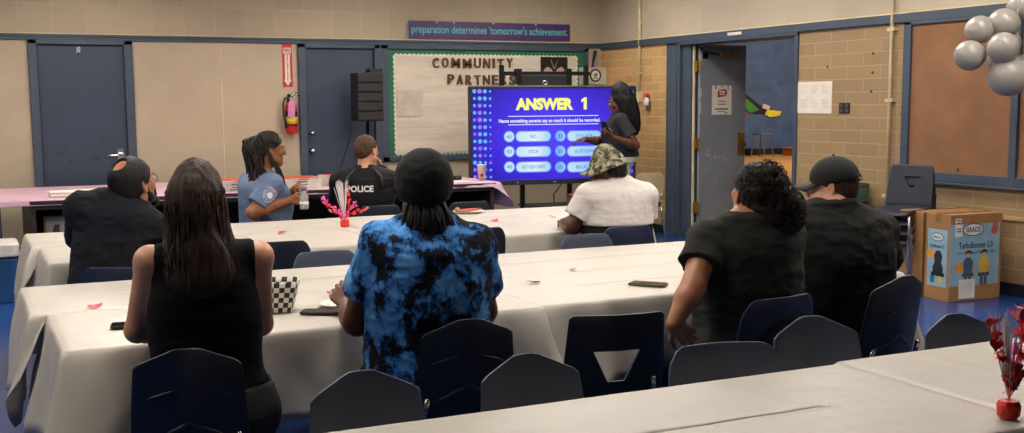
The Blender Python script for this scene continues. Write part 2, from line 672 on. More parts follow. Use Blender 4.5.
# ---- gym seen through the opening
GY = 27.3
struct(MB().bb(RIGHT + 0.25, 34, 2, GY, -0.12, -0.02).build('floor_gym', M_gymfloor))
struct(MB().bb(RIGHT + 0.2, 34, GY, GY + 0.2, -0.1, 7).build('wall_gym_back', M_gymwall))
struct(MB().bb(34, 34.2, 2, GY, -0.1, 7).build('wall_gym_right', M_gymwall))
struct(MB().bb(RIGHT + 0.2, 34, 2, GY, 7, 7.1).build('ceiling_gym', M_ceil))
struct(MB().bb(RIGHT + 0.25, 34, GY - 0.03, GY, -0.02, 0.16).build('baseboard_gym', M_base))
gl = thing('gym_fill_light', 'long lamp added out of sight to light the gym beyond the doorway', 'light', (21, 20, 6.7))
MB().bb(-3, 3, -0.5, 0.5, 0.03, 0.12).build('lamp_housing', M_blackm, gl)
MB().bb(-2.9, 2.9, -0.45, 0.45, 0, 0.03).build('diffuser', emitter('gym_fill_lamp', (1, .9, .78), GYM_STRENGTH), gl)  # unseen lamp added to light the gym

bl = thing('bleacher_steps', 'orange wooden steps against the far blue gym wall', 'steps', (22.35, GY - 0.9, -0.02))
for k in range(3):
    m = MB()
    m.bb(-0.75 + 0.42 * k, 0.95, -0.4, 0.4, 0.23 * k, 0.23 * (k + 1) - 0.03)
    m.bb(-0.78 + 0.42 * k, 0.95, -0.44, 0.44, 0.23 * (k + 1) - 0.03, 0.23 * (k + 1))
    m.build('step', M_bleach, bl, bevel=0.01)

# colourful cut-out picture on the gym wall (plain generic patches)
mu = thing('wall_cutout', 'colourful slanting cut-out picture on the blue gym wall beyond the door', 'picture', (20.9, GY - 0.02, 1.5))
pcs = [('#a5322a', [(-.9, .55), (-.45, .42), (-.1, .1), (-.5, -.1), (-.9, 0)]),
       ('#1d1d22', [(-.9, .3), (-.3, .28), (.25, -.08), (.7, -.2), (.55, -.32), (0, -.3), (-.5, .05), (-.9, .1)]),
       ('#3f7a38', [(-.55, .22), (-.2, .1), (.2, -.2), (-.1, -.3), (-.5, -.02)]),
       ('#8c3550', [(-.9, -.05), (-.55, -.06), (-.2, -.3), (-.3, -.5), (-.9, -.5)]),
       ('#31498c', [(-.9, .12), (-.65, .05), (-.5, -.2), (-.9, -.28)]),
       ('#d8c23c', [(.5, -.2), (1.02, -.25), (.95, -.38), (.6, -.42), (.4, -.33)]),
       ('#c9b8b0', [(.35, -.02), (.6, -.1), (.55, -.22), (.3, -.14)])]
for i, (c, pl) in enumerate(pcs):
    m = MB()
    m.prism(pl, (0, -0.004 * i, 0), (1, 0, 0), (0, 0, 1), (0, -0.004, 0))
    m.build('colour_patch', mat('cutout_' + c[1:], c, 0.5), mu)

# small chair in the gym
gc = thing('gym_stool', 'little grey stool with thin legs near the far gym wall', 'stool', (20.72, GY - 0.7, -0.02))
m = MB()
m.bb(-.22, .22, -.2, .2, .62, .66)
m.build('seat', mat('grey_seat', '#5a6068', 0.5), gc, bevel=0.01)
for sx in (-1, 1):
    for sy in (-1, 1):
        MB().cyl((sx * .17, sy * .15, .62), (sx * .24, sy * .2, 0), .018, 8).build('leg', M_chrome, gc)

# ---- ceiling troffers (out of frame, they light the room)
proto = None
for gx in (-1.6, 1.2, 4.0, 6.2):
    for gy in (7.1, 5.0, 9.2, 11.2, 3.75):
        if proto is None:
            proto = thing('ceiling_light', 'white recessed ceiling troffer over the tables, above the frame', 'light', (gx, gy, CEIL - 0.03), 0, 'ceiling troffers above the frame')
            m = MB()
            m.bb(-.31, .31, -.61, -.59, 0, .03)
            m.bb(-.31, .31, .59, .61, 0, .03)
            m.bb(-.31, -.29, -.6, .6, 0, .03)
            m.bb(.29, .31, -.6, .6, 0, .03)
            m.build('frame', M_white, proto)
            MB().bb(-.29, .29, -.59, .59, .012, .028).build('diffuser', emitter('troffer', LAMP_COLOR, LAMP_STRENGTH), proto)
        else:
            c = copy_tree(proto)
            c.location = (gx, gy, CEIL - 0.03)
            if gy < 6:                       # near row added as fill for the front table, next row dimmed
                for ch in c.children:
                    if ch.name.startswith('diffuser'):
                        ch.data = ch.data.copy()
                        ch.data.materials[0] = emitter('troffer_fill', LAMP_COLOR, LAMP_STRENGTH * 1.0) if gy < 4 else emitter('troffer_dim', LAMP_COLOR, LAMP_STRENGTH * .7)

# ---- conduit pipes and wall fittings on the right wall
pp = thing('conduit_pipe', 'cream conduit pipe running down the right wall near the corner', 'pipe', (RIGHT, 11.95, 0))
MB().cyl((-0.022, 0.0, 1.66), (-0.022, 0.0, CEIL), 0.017, 10).build('tube', M_cream, pp, smooth=True)
m = MB()
for z in (1.9, 2.5, 3.0):
    m.bb(-0.03, 0, -.035, .035, z - .012, z + .012)
m.build('clamp', M_cream, pp)
MB().bb(-.045, 0, -.035, .035, 1.55, 1.68).build('junction_box', M_cream, pp, bevel=.004)
bx = thing('light_switch', 'grey switch plate on the brick wall beside the cream conduit', 'switch', (RIGHT, 12.09, 1.62))
MB().bb(-.012, 0, -.05, .05, -.085, .085).build('plate', mat('grey_steel_plate', '#7d7866', .4, metal=.5), bx, bevel=.003)
m = MB()
for z in (-.035, .035):
    m.bb(-.022, -.01, -.02, .02, z - .022, z + .022)
m.build('toggle', M_blackm, bx)
p2 = thing('conduit_pipe', 'tall cream conduit pipe down the brick wall left of the cork board', 'pipe', (RIGHT, 7.765, 0))
MB().cyl((-0.03, 0.0, 0.08), (-0.03, 0.0, CEIL), 0.016, 10).build('tube', mat('tan_conduit', '#b5a27c', .6), p2, smooth=True)
m = MB()
for z in (.7, 1.55, 2.17, 2.9):
    m.bb(-0.045, 0, -.045, .045, z - .014, z + .014)
m.build('clamp', M_cream, p2)
hr = thing('hand_sanitizer', 'small red topped dispenser bottle hung on the brick wall by the door', 'dispenser', (RIGHT, 11.755, 1.45))
MB().bb(-.03, 0, -.035, .035, 0, .10).build('bracket', mat('brown_bracket', '#6b4b2c', .6), hr, bevel=.004)
MB().lathe([(.03, .06), (.033, .07), (.033, .13), (.02, .15), (.02, .16)], (-.04, 0, 0), 14).build('bottle', mat('clear_white', '#d9d6d2', .3), hr, smooth=True)
MB().lathe([(.026, .16), (.03, .165), (.03, .195), (.015, .205), (0, .206)], (-.04, 0, 0), 14).build('cap', M_red, hr, smooth=True)

pc = thing('wall_chart', 'white printed chart taped to the brick wall left of the black outlet', 'chart', (RIGHT, 8.80, 1.585))
MB().bb(-.004, 0, -.25, .245, -.155, .15).build('sheet', mat('chart_paper', '#ddd5c6', .7, var=.02), pc)
m = MB()
for i in range(3):
    for j in range(2):
        for k in range(5):
            y0 = .2 - i * .155
            z0 = .115 - j * .14 - k * .018
            m.bb(-.0055, -.004, y0 - .11 + .02 * ((k * 7 + i) % 3), y0, z0 - .004, z0)
m.build('printed_lines', mat('pale_ink', '#b3aa9c', .8), pc)
ol = thing('wall_outlet', 'black double outlet on the brick wall right of the white chart', 'outlet', (RIGHT, 8.375, 1.48))
MB().bb(-.01, 0, -.075, .065, -.05, .05).build('plate', M_black, ol, bevel=.003)
m = MB()
for y_ in (-.04, .03):
    for z_ in (-.022, .022):
        m.bb(-.014, -.009, y_ - .017, y_ + .017, z_ - .015, z_ + .015)
m.build('socket', mat('grey_socket', '#494d4a', .4), ol)
m = MB()
for y_, z_ in ((8.02, 1.97), (8.03, 1.63), (8.02, 1.80), (8.62, 1.87)):
    m.lathe([(.012, 0), (.009, .006), (0, .007)], (RIGHT, y_, z_), 8, Matrix.Rotation(R(-90), 3, 'Y'))
struct(m.build('trim_10', M_black))          # plugged anchor holes

# ---- cork board on the right wall
cb_ = thing('cork_board', 'big tan cork board in a blue frame on the right wall', 'notice board', (RIGHT, 0, 0))
Y0, Y1, Z0, Z1 = 4.9, 7.62, 0.86, 2.222
MB().bb(-.012, 0, Y0 + .08, Y1 - .08, Z0 + .08, Z1 - .03).build('cork_panel', M_cork, cb_)
m = MB()
m.bb(-.035, 0, Y1 - .085, Y1, Z0, Z1)
m.bb(-.035, 0, Y0, Y0 + .085, Z0, Z1)
m.bb(-.035, 0, Y0, Y1, Z1 - .03, Z1)
m.bb(-.035, 0, Y0, Y1, Z0, Z0 + .08)
m.bb(-.04, 0, 6.385, 6.455, Z0, Z1)
m.bb(-.055, 0, Y0, Y1, Z0 - .02, Z0)
m.build('frame', M_blue, cb_, bevel=.004)
m = MB()
for yy, zz in ((6.98, .975), (7.55, 1.25)):
    m.sphere((-.02, yy, zz), .012, 8, 6)
m.build('push_pin', mat('green_pin', '#3c7a40', .4), cb_)
# junction strip between the bricks and the board near the floor
struct(MB().bb(RIGHT - .02, RIGHT, YF, 6.9, .60, .63).build('trim_11', mat('tan_strip', '#b4935f', .6)))
# ------------------------------------------------------------------ tables and cloths
M_cloth = mat('white_plastic_cloth', '#bdb6ab', 0.40, var=0.025, vscale=2.5, bump=0.35, bscale=3.5, bdist=0.02, stretch=(1, 2.2, 1))
M_pink = mat('pink_plastic_cloth', '#c9a3b4', 0.5, var=0.04, vscale=3, bump=0.3, bscale=6, bdist=0.01)
M_laminate = mat('grey_laminate', '#8d8a84', 0.5)
M_desk = mat('dark_brown_wood', '#2b1f19', 0.5, var=0.15, stretch=(1, 8, 8))


def hash_noise(p, seed=0):
    """value noise for one 2d/3d point, pure python"""
    from mathutils import noise as mn
    return mn.noise(Vector((p[0] + seed * 13.7, p[1] - seed * 7.1, (p[2] if len(p) > 2 else 0) + seed * 3.3)))


def cloth(name, x0, x1, y0, y1, z, drops, seed, material, n_per_m=46, amp=0.045, wr=0.0022, rows=9, corner=0.06):
    """a cloth laid on a table top; drops = hang at left, front (y0), right, back"""
    r_ = 0.02
    cs = [(x0, y1), (x0, y0), (x1, y0), (x1, y1)]      # left edge runs y1->y0, front x0->x1, right y0->y1, back x1->x0
    nrm = [(-1, 0), (0, -1), (1, 0), (0, 1)]
    pts = []
    for k in range(4):
        a, b = Vector((*cs[k], 0)), Vector((*cs[(k + 1) % 4], 0))
        L = (b - a).length
        n = max(6, int(L * n_per_m))
        for i in range(n):
            t = i / n
            p = a.lerp(b, t)
            # distance to the corners
            dc = min(t, 1 - t) * L
            nv = Vector((*nrm[k], 0))
            if t * L < 0.12:
                w = 0.5 * (1 - t * L / 0.12)
                nv = nv.lerp(Vector((*nrm[k - 1], 0)), w)
            if (1 - t) * L < 0.12:
                w = 0.5 * (1 - (1 - t) * L / 0.12)
                nv = nv.lerp(Vector((*nrm[(k + 1) % 4], 0)), w)
            d = drops[k]
            if t * L < 0.06:
                w = 0.5 * (1 - t * L / 0.06)
                d = d * (1 - w) + drops[k - 1] * w
            if (1 - t) * L < 0.06:
                w = 0.5 * (1 - (1 - t) * L / 0.06)
                d = d * (1 - w) + drops[(k + 1) % 4] * w
            pts.append((p, nv.normalized(), d, dc, k * 10 + t * L))
    c0, c1 = Vector((x0 + (y1 - y0) / 2, (y0 + y1) / 2, 0)), Vector((x1 - (y1 - y0) / 2, (y0 + y1) / 2, 0))
    P = []
    NR = 12
    for j in range(NR + 2):                          # top, from the middle outwards
        v = j / NR if j < NR else (.985 if j == NR else 1)
        row = []
        for (p, nv, d, dc, s) in pts:
            q = Vector((min(max(p.x, c0.x), c1.x), c0.y, 0)) if c1.x > c0.x else c0
            w = q.lerp(p, v)
            h = wr * (hash_noise((w.x * 3, w.y * 3), seed) + 0.7 * hash_noise((w.x * 9, w.y * 4), seed + 1))
            # folded creases of the packed cloth
            for cx in (0.3, 0.75, 1.2, 1.65):
                h += 0.0018 * math.exp(-((w.x - x0 - cx) / 0.012) ** 2)
            for cy in (0.25, 0.5):
                h += 0.0016 * math.exp(-((w.y - y0 - cy) / 0.012) ** 2)
            row.append(w + Vector((0, 0, z + (h if j < NR else h * .4) - (0.003 if j == NR + 1 else 0))))
        P.append(row)
    for j in range(0, rows + 1):                     # hanging skirts
        v = j / rows if j else .035
        row = []
        for (p, nv, d, dc, s) in pts:
            f = 0.5 + 0.5 * math.sin(s * 17 + 2.2 * math.sin(s * 5.3 + seed) + seed * 2)
            f = 0.55 * f + 0.45 * (0.5 + hash_noise((s * 6.5, v * 1.2, 0), seed + 5))
            near = math.exp(-(dc / 0.16) ** 2)
            off = 0.004 + min(1, d / 0.25) * (v ** 0.8) * (amp * f * (1 + 1.3 * math.exp(-(dc / 0.35) ** 2)) + corner * near * (0.7 + 0.6 * f))
            dd = d * (1 + 0.05 * hash_noise((s * 3, 0, 0), seed + 9) + 0.16 * near * (1 if d > 0.1 else 0))
            row.append(p + nv * off + Vector((0, 0, z - 0.004 - dd * v)))
        P.append(row)
    m = MB()
    m.grid(P, closed_v=True)
    return m.build(name, material, smooth=True, solid=0.002, fixn=False)


def folding_table(label, x0, x1, y0, y1, z, group, cat='table'):
    t = thing('folding_table', label, cat, ((x0 + x1) / 2, (y0 + y1) / 2, 0), 0, group)
    w, d = (x1 - x0) / 2, (y1 - y0) / 2
    MB().bb(-w, w, -d, d, z - 0.035, z - 0.008).build('tabletop', M_laminate, t, bevel=0.005)
    for sx in (-1, 1):
        for sy in (-1, 1):
            m = MB()
            m.cyl((sx * (w - 0.22), sy * (d - 0.08), z - 0.035), (sx * (w - 0.22), sy * (d - 0.08), 0), 0.014, 8)
            m.build('leg', M_chrome, t)
        m = MB()
        m.cyl((sx * (w - 0.22), -d + 0.08, 0.12), (sx * (w - 0.22), d - 0.08, 0.12), 0.01, 8)
        m.build('leg_brace', M_chrome, t)
    return t


TZ = 0.74
# (x0, x1, y0, y1, drops L F R B, table label, cloth label)
G1, G2 = 'cloth covered folding tables of the middle row', 'white plastic cloths of the middle row'
rows = [
    (0.265, 2.06, 4.02, 4.775, (0.40, 0.33, 0.006, 0.006), 'near left half of the middle row', 0.0),
    (2.065, 3.98, 4.035, 4.785, (0.006, 0.33, 0.40, 0.006), 'near right half of the middle row', 0.002),
    (0.205, 2.05, 4.79, 5.55, (0.40, 0.006, 0.006, 0.30), 'far left half of the middle row', 0.001),
    (2.055, 3.94, 4.80, 5.545, (0.006, 0.006, 0.40, 0.30), 'far right half of the middle row', 0.003),
    (0.375, 2.20, 6.33, 7.09, (0.40, 0.30, 0.006, 0.006), 'near left half of the second row', 0.0),
    (2.205, 4.05, 6.335, 7.095, (0.006, 0.30, 0.42, 0.006), 'near right half of the second row', 0.002),
    (0.335, 2.30, 7.10, 7.915, (0.40, 0.006, 0.006, 0.25), 'far left half of the second row', 0.001),
    (2.305, 4.40, 7.105, 7.91, (0.006, 0.006, 0.35, 0.25), 'far right half of the second row', 0.003),
    (0.30, 2.42, 1.95, 2.70, (0.3, 0.3, 0.006, 0.28), 'left length of the front table row in the foreground', 0.0),
    (2.425, 4.45, 1.95, 2.72, (0.006, 0.3, 0.3, 0.28), 'right length of the front table row with the heart centrepiece', 0.002),
]
for i, (x0, x1, y0, y1, dr, lb, dz) in enumerate(rows):
    grp = 'middle' if i < 4 else ('second' if i < 8 else 'front')
    folding_table('folding table under white cloth, ' + lb, x0 + .01, x1 - .01, y0 + .01, y1 - .01, TZ - 0.004, grp + ' row folding tables')
    c = cloth('tablecloth', x0, x1, y0, y1, TZ + dz, dr, i + 1, M_cloth)
    tag(c, 'white plastic cloth on the ' + lb, 'tablecloth', grp + ' row white tablecloths')

# pink covered desks along the back wall
for (x0, x1, lb) in ((0.50, 2.05, 'left dark desk under the pink cloth, below the white boxes'), (2.06, 4.96, 'right dark desk under the pink cloth, behind the police vest')):
    t = thing('desk', lb, 'desk', ((x0 + x1) / 2, 11.6, 0), 0, 'dark desks along the back wall')
    w = (x1 - x0) / 2
    MB().bb(-w, w, -.88, .88, .70, .735).build('desk_top', M_desk, t, bevel=.004)
    for s in (-1, 1):
        MB().bb(s * w - .05 * s, s * w - .01 * s, -.84, .84, 0, .70).build('side_panel', M_desk, t)
    MB().bb(-w + .05, w - .05, .3, .33, .05, .70).build('dark_void_panel', M_black, t)  # black panel stands in for the dark void under the desk
    MB().bb(-w + .05, w - .05, -.845, -.81, .655, .70).build('apron', M_desk, t)
    MB().bb(-w + .05, w - .05, -.6, .29, .30, .325).build('lower_shelf', M_desk, t)
folding_table('small folding table under the left end of the pink cloth, beyond the cooler', -0.52, .48, 10.78, 12.45, TZ - .004, None)
pk = cloth('tablecloth', -0.55, 5.0, 10.73, 12.49, 0.742, (0.25, 0.045, 0.24, 0.03), 21, M_pink, n_per_m=22, amp=0.05, corner=0.09)
tag(pk, 'pink plastic cloth over the dark desks along the back wall', 'tablecloth')

# ------------------------------------------------------------------ chairs
M_navy = mat('navy_chair_plastic', '#1e2333', 0.42, var=0.06, vscale=8, bump=0.12, bscale=260, bdist=0.001)
M_navyblue = mat('bright_navy_plastic', '#1a2747', 0.38, var=0.05, vscale=8, bump=0.1, bscale=260, bdist=0.001)
M_navy_lit = mat('navy_plastic_lit', '#3c4458', 0.45, var=0.05, vscale=8, bump=0.12, bscale=260, bdist=0.001)  # same navy plastic, lightened as if lit, for backs facing the camera
M_tan = mat('beige_chair_plastic', '#c2ab7f', 0.45, var=0.05)


def seat_grid(w, d):
    P = []
    for i in range(13):
        u = -1 + i / 6
        row = []
        for j in range(13):
            v = j / 12                       # 0 rear -> 1 front
            x = u * w * (0.90 + 0.10 * math.sin(PI * min(1, v * 1.1)))
            y = -d * 0.95 + v * d * 1.95
            # rounded corners
            e = max(0, abs(u) - 0.7) / 0.3
            y -= (0.05 * e * e) * (1 if v > 0.5 else 0) * ((v - 0.5) * 2)
            z = 0.445 - 0.014 * (1 - u * u) * math.sin(PI * v) + 0.006 * u * u
            if v > 0.8:
                z -= 0.035 * ((v - 0.8) / 0.2) ** 2
            if v < 0.2:
                z += 0.028 * ((0.2 - v) / 0.2) ** 2
            row.append((x, y, z))
        P.append(row)
    return P


def back_pt(x, z, wing, recl):
    return (x, -0.185 - (z - 0.46) * recl + wing * (abs(x) ** 1.5) * 2.0, z)


def make_chair(kind, w=0.155, top=0.80, label='', mtl=None, group=None, legm=None):
    """plastic school chair: seat, backrest, ribs, four legs, frame; faces +Y"""
    mtl = mtl or M_navy
    t = thing('school_chair', label, 'chair', (0, 0, 0), 0, group)
    m = MB()
    m.grid(seat_grid(0.20, 0.195))
    m.build('seat', mtl, t, smooth=True, solid=0.009, fixn=False)
    recl, wing = 0.16, (0.30 if kind == 'peak' else 0.20)
    m = MB()
    if kind in ('peak', 'square'):
        P = []
        nu = 17
        for i in range(nu):
            u = -1 + 2 * i / (nu - 1)
            if kind == 'peak':
                zt = top - 0.055 * max(0, (abs(u) - 0.22) / 0.78) ** 1.0
                if abs(u) > 0.93:
                    zt -= 0.006
            else:
                zt = top - 0.05 * max(0, (abs(u) - 0.72) / 0.28) ** 2.2 - 0.004 * u * u
            row = []
            for j in range(12):
                v = j / 11
                z = 0.46 + (zt - 0.46) * v
                wv = w * (0.98 + 0.06 * math.sin(PI * (0.2 + 0.6 * v)) + (0.13 * (1 - v) if kind == 'peak' else 0.03))
                if kind == 'square' and v > 0.85:
                    wv *= 1 - 0.03 * ((v - 0.85) / 0.15) ** 2
                p = back_pt(u * wv, z, wing, recl)
                row.append(p)
            P.append(row)
        m.grid(P)
        o = m.build('backrest', mtl, t, smooth=False, solid=0.010, fixn=False, bevel=0.003)
        for pl in o.data.polygons:
            pl.use_smooth = True
    else:
        # square back with a triangular hand hole
        hole = [(-0.088, 0.665), (0.088, 0.665), (0.032, 0.55), (-0.032, 0.55)]
        if kind == 'smallhole':
            hole = [(-0.075, 0.70), (0.075, 0.70), (0.02, 0.61), (-0.02, 0.61)]
        outer = [(-w * .97, top - .012), (-w * .90, top), (w * .90, top), (w * .97, top - .012), (w * 1.04, 0.6), (w * 1.05, 0.46), (-w * 1.05, 0.46), (-w * 1.04, 0.6)]

        def at(poly, ang, c):
            best = None
            d = (math.cos(ang), math.sin(ang))
            n = len(poly)
            for k in range(n):
                ax, az = poly[k][0] - c[0], poly[k][1] - c[1]
                bx, bz = poly[(k + 1) % n][0] - c[0], poly[(k + 1) % n][1] - c[1]
                den = d[0] * (bz - az) - d[1] * (bx - ax)
                if abs(den) < 1e-9:
                    continue
                tt = (ax * (bz - az) - az * (bx - ax)) / den
                uu = (ax * d[1] - az * d[0]) / den
                if tt > 0 and -1e-6 <= uu <= 1 + 1e-6 and (best is None or tt < best):
                    best = tt
            return (c[0] + d[0] * best, c[1] + d[1] * best)
        cz = sum(p[1] for p in hole) / 4 + .008
        angs = [2 * PI * k / 48 for k in range(48)]
        angs += [math.atan2(p[1] - cz, p[0]) % (2 * PI) for p in hole + outer]
        angs = sorted(set(round(a, 4) for a in angs))
        P = []
        for a in angs:
            h = at(hole, a, (0, cz))
            o_ = at(outer, a, (0, cz))
            P.append([back_pt(h[0] + (o_[0] - h[0]) * v, h[1] + (o_[1] - h[1]) * v, wing, recl) for v in (0, .08, .3, .55, .8, 1)])
        m.grid(P, closed_u=True)
        o = m.build('backrest', mtl, t, smooth=True, solid=0.010, fixn=False, bevel=0.003)
    # raised ribs moulded into the rear of the shell
    if kind == 'peak':
        def ridge(a, b, h=0.006, hw=0.008):
            n = 7
            rowt = []
            for k in range(n):
                f = k / (n - 1)
                x, z = a[0] + (b[0] - a[0]) * f, a[1] + (b[1] - a[1]) * f
                p = back_pt(x, z, wing, recl)
                rowt.append((p[0], p[1] - 0.004, p[2]))
            MB().tube(rowt, [hw * 0.3] + [hw * 0.8] * (n - 2) + [hw * 0.3], 6).build('moulded_rib', mtl, o, smooth=True)
        ridge((-0.125, 0.675), (-0.035, 0.705))
        ridge((0.125, 0.675), (0.035, 0.705))
        ridge((-0.11, 0.54), (0, 0.60), hw=0.011)
        ridge((0.11, 0.54), (0, 0.60), hw=0.011)
    lm = legm or M_chrome
    for sx in (-1, 1):
        MB().tube([(sx * .155, .13, .43), (sx * .17, .15, .40), (sx * .195, .20, .012)], .0125, 8).build('leg', lm, t, smooth=True)
        MB().tube([(sx * .155, -.13, .43), (sx * .17, -.15, .40), (sx * .195, -.235, .012)], .0125, 8).build('leg', lm, t, smooth=True)
    m = MB()
    for sx in (-1, 1):
        m.tube([(sx * .155, -.16, .428), (sx * .155, .15, .428)], .012, 8)
        m.tube([(sx * .15, -.15, .43), (sx * .15, -.185, .50), (sx * .14, -.205, .56)], .010, 8)
    m.tube([(-.155, .1, .425), (.155, .1, .425)], .010, 8)
    m.tube([(-.155, -.12, .425), (.155, -.12, .425)], .010, 8)
    m.build('frame', lm, t, smooth=True)
    return t


PROT = {}


def chair(kind, x, y, h, label, group, mtl=None, key=None, top=0.80, w=0.155, z=0, tilt=0):
    """x, y: where the middle of the top of the back stands; h: heading in degrees, 0 faces the back wall"""
    key = key or (kind, mtl.name if mtl else '', top, w)
    if key not in PROT:
        PROT[key] = make_chair(kind, w, top, label, mtl)
        c = PROT[key]
    else:
        c = copy_tree(PROT[key])
    tag(c, label, 'chair', group)
    a = R(-h)
    off = 0.185 + (top - 0.46) * 0.16
    c.location = (x - math.sin(a) * off, y + math.cos(a) * off, z)
    c.rotation_euler = (tilt, 0, a)
    return c


GA, GB, GC = 'chairs drawn up to the middle table row', 'chairs tucked under the front table row', 'chairs around the second table row'
chair('peak', 0.565, 3.42, 12, 'navy peaked-back chair behind the woman in the black tank top', GA, M_navy, top=.835)
chair('peak', 1.50, 3.46, 10, 'navy peaked-back chair behind the man in the blue tie-dye shirt', GA, M_navy, top=.835)
chair('hole', 2.075, 3.45, 11, 'empty navy chair with a triangular hole in its square back', GA, M_navy, top=.80, w=.185)
chair('square', 2.80, 3.43, -8, 'bright navy rounded chair behind the woman with the big curly bun', GA, M_navyblue, top=.81, w=.185)
chair('peak', 3.40, 3.42, -9, 'tall navy peaked chair behind the man in the black cap', GA, M_navy, top=.85, w=.16)
chair('peak', 0.965, 3.0, 180, 'lit-toned navy peaked chair back leftmost behind the front table', GB, M_navy_lit, top=.815)
chair('peak', 1.475, 3.0, 182, 'lit-toned navy peaked chair back between the tie-dye man and the holed chair', GB, M_navy_lit, top=.81)
chair('square', 2.185, 3.0, 193, 'lit-toned navy square chair back behind the front table, before the curly haired woman', GB, M_navy_lit, top=.775, w=.185)
chair('peak', 2.565, 3.02, 190, 'lit-toned navy peaked chair back before the man in the black cap', GB, M_navy_lit, top=.825)
chair('peak', 3.235, 3.02, 188, 'lit-toned navy peaked chair back rightmost, beside the red heart centrepiece', GB, M_navy_lit, top=.775)
chair('square', 1.53, 6.1, 4, 'black navy chair with its back turned, beside the woman in the tank top', GC, M_navy, top=.815, w=.165)
chair('square', 1.66, 5.72, 182, 'lit-toned navy chair back between the checkered basket and the red centrepiece', 'chairs on the far side of the middle row', M_navy_lit, top=.80, w=.165)
chair('square', 2.70, 6.05, 0, 'dark navy chair just right of the tie-dye shoulder', GC, M_navy, top=.83, w=.165)
chair('square', 3.20, 5.72, 180, 'lit-toned navy chair back just left of the man in the white shirt', 'chairs on the far side of the middle row', M_navy_lit, top=.80, w=.165)
chair('square', 3.53, 5.75, -4, 'navy chair carrying the man in the white shirt and camouflage hat', GC, M_navyblue, top=.825, w=.175)
chair('square', 0.66, 5.72, 25, 'navy chair carrying the bearded man at the far left', GC, M_navyblue, top=.78, w=.21)
chair('square', 1.17, 8.12, 176, 'lit-toned navy chair back between the bearded man and the long haired woman', GC, M_navy_lit, top=.80, w=.165)
chair('square', 1.86, 8.22, 60, 'lit-toned navy chair carrying the woman in the light blue uniform shirt', GC, M_navy_lit, top=.80, w=.165)
chair('square', 2.83, 8.2, 2, 'dark chair carrying the officer in the police vest', GC, M_navy, top=.79, w=.165)
chair('square', 3.57, 8.2, 0, 'dark navy chair alone before the hanging pink cloth', GC, M_navy, top=.785, w=.175)
chair('square', 6.70, 10.5, 5, 'beige plastic chair by the brick wall behind the camouflage hat', None, M_tan, top=.79, w=.17)

# stack of chairs by the right wall: each one nested in the one below
for k in range(4):
    chair('smallhole', 7.08 - .012 * k, 7.05 + .0 * k, -108,
          ['bottom navy chair of the stack by the brick wall', 'second navy chair from the floor in the stack', 'third navy chair from the floor in the stack',
           'top navy chair of the stack, its triangular hole showing'][k], 'stacked navy chairs by the cardboard boxes', M_navy, top=.80, w=.19, z=.075 * k)

# ------------------------------------------------------------------ balloons
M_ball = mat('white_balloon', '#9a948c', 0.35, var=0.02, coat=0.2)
balls = [(997, 73, 20, 0), (970, 52.5, 14.5, .1), (990, 45.5, 15, -.08), (981, 28, 13.5, .12), (998, 22, 14, 0), (1011, 40, 14, .22), (1018, 7, 12, .1),
         (1027, 38, 13, -.1), (1024, 64, 12, .15), (1030, 18, 13, .1), (1010, 56, 12, .25), (1040, 55, 15, 0), (1040, 5, 14, 0)]
f_ = Vector((math.sin(YAW) * math.cos(PITCH), math.cos(YAW) * math.cos(PITCH), -math.sin(PITCH)))
BALL_POS = []
BP = [(6.58, 5.82, 1.71, .140), (6.395, 6.0, 1.86, .106), (6.49, 5.80, 1.905, .108), (6.50, 6.02, 2.045, .10), (6.63, 5.92, 2.085, .105), (6.80, 6.05, 1.955, .105),
      (6.80, 5.92, 2.21, .095), (6.77, 5.70, 1.955, .10), (6.83, 5.90, 1.78, .09), (6.90, 5.82, 2.09, .10), (6.70, 6.0, 1.83, .09), (6.95, 5.70, 1.83, .11), (6.93, 5.74, 2.22, .10)]
lab = ['largest white balloon at the bottom of the cluster', 'leftmost white balloon of the cluster', 'white balloon in the middle left of the cluster, above the largest',
       'upper left white balloon of the cluster over the blue rail', 'white balloon at the top of the cluster left of the frame edge', 'shaded white balloon deep in the middle of the cluster',
       'topmost white balloon at the corner of the picture', 'white balloon cut by the right picture edge at mid height', 'small white balloon tucked right of the largest one',
       'white balloon at the right edge near the top', 'small white balloon hidden behind the largest one', 'white balloon of the cluster outside the right edge, low', 'white balloon of the cluster outside the right edge, high']
bproto = None
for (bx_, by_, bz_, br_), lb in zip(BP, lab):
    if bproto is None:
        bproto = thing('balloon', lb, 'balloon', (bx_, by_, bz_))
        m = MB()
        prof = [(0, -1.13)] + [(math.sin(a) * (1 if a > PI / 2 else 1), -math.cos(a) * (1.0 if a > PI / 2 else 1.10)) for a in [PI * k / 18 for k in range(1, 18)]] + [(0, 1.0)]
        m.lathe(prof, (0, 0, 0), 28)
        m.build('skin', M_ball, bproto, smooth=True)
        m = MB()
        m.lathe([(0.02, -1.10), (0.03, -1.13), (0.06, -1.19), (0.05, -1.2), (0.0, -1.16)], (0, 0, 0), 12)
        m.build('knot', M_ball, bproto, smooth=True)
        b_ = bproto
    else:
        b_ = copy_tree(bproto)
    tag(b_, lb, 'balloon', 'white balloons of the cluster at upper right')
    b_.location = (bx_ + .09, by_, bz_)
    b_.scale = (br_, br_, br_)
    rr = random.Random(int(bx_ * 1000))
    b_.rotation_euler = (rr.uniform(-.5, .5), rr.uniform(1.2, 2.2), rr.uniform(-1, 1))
st = MB().tube([(6.79, 5.9, CEIL - .001), (6.80, 5.9, 2.6), (6.81, 5.88, 2.0), (6.75, 5.86, 1.82)], .003, 5).build('balloon_string', M_white)
tag(st, 'thin string hanging the balloon cluster from the ceiling', 'string')
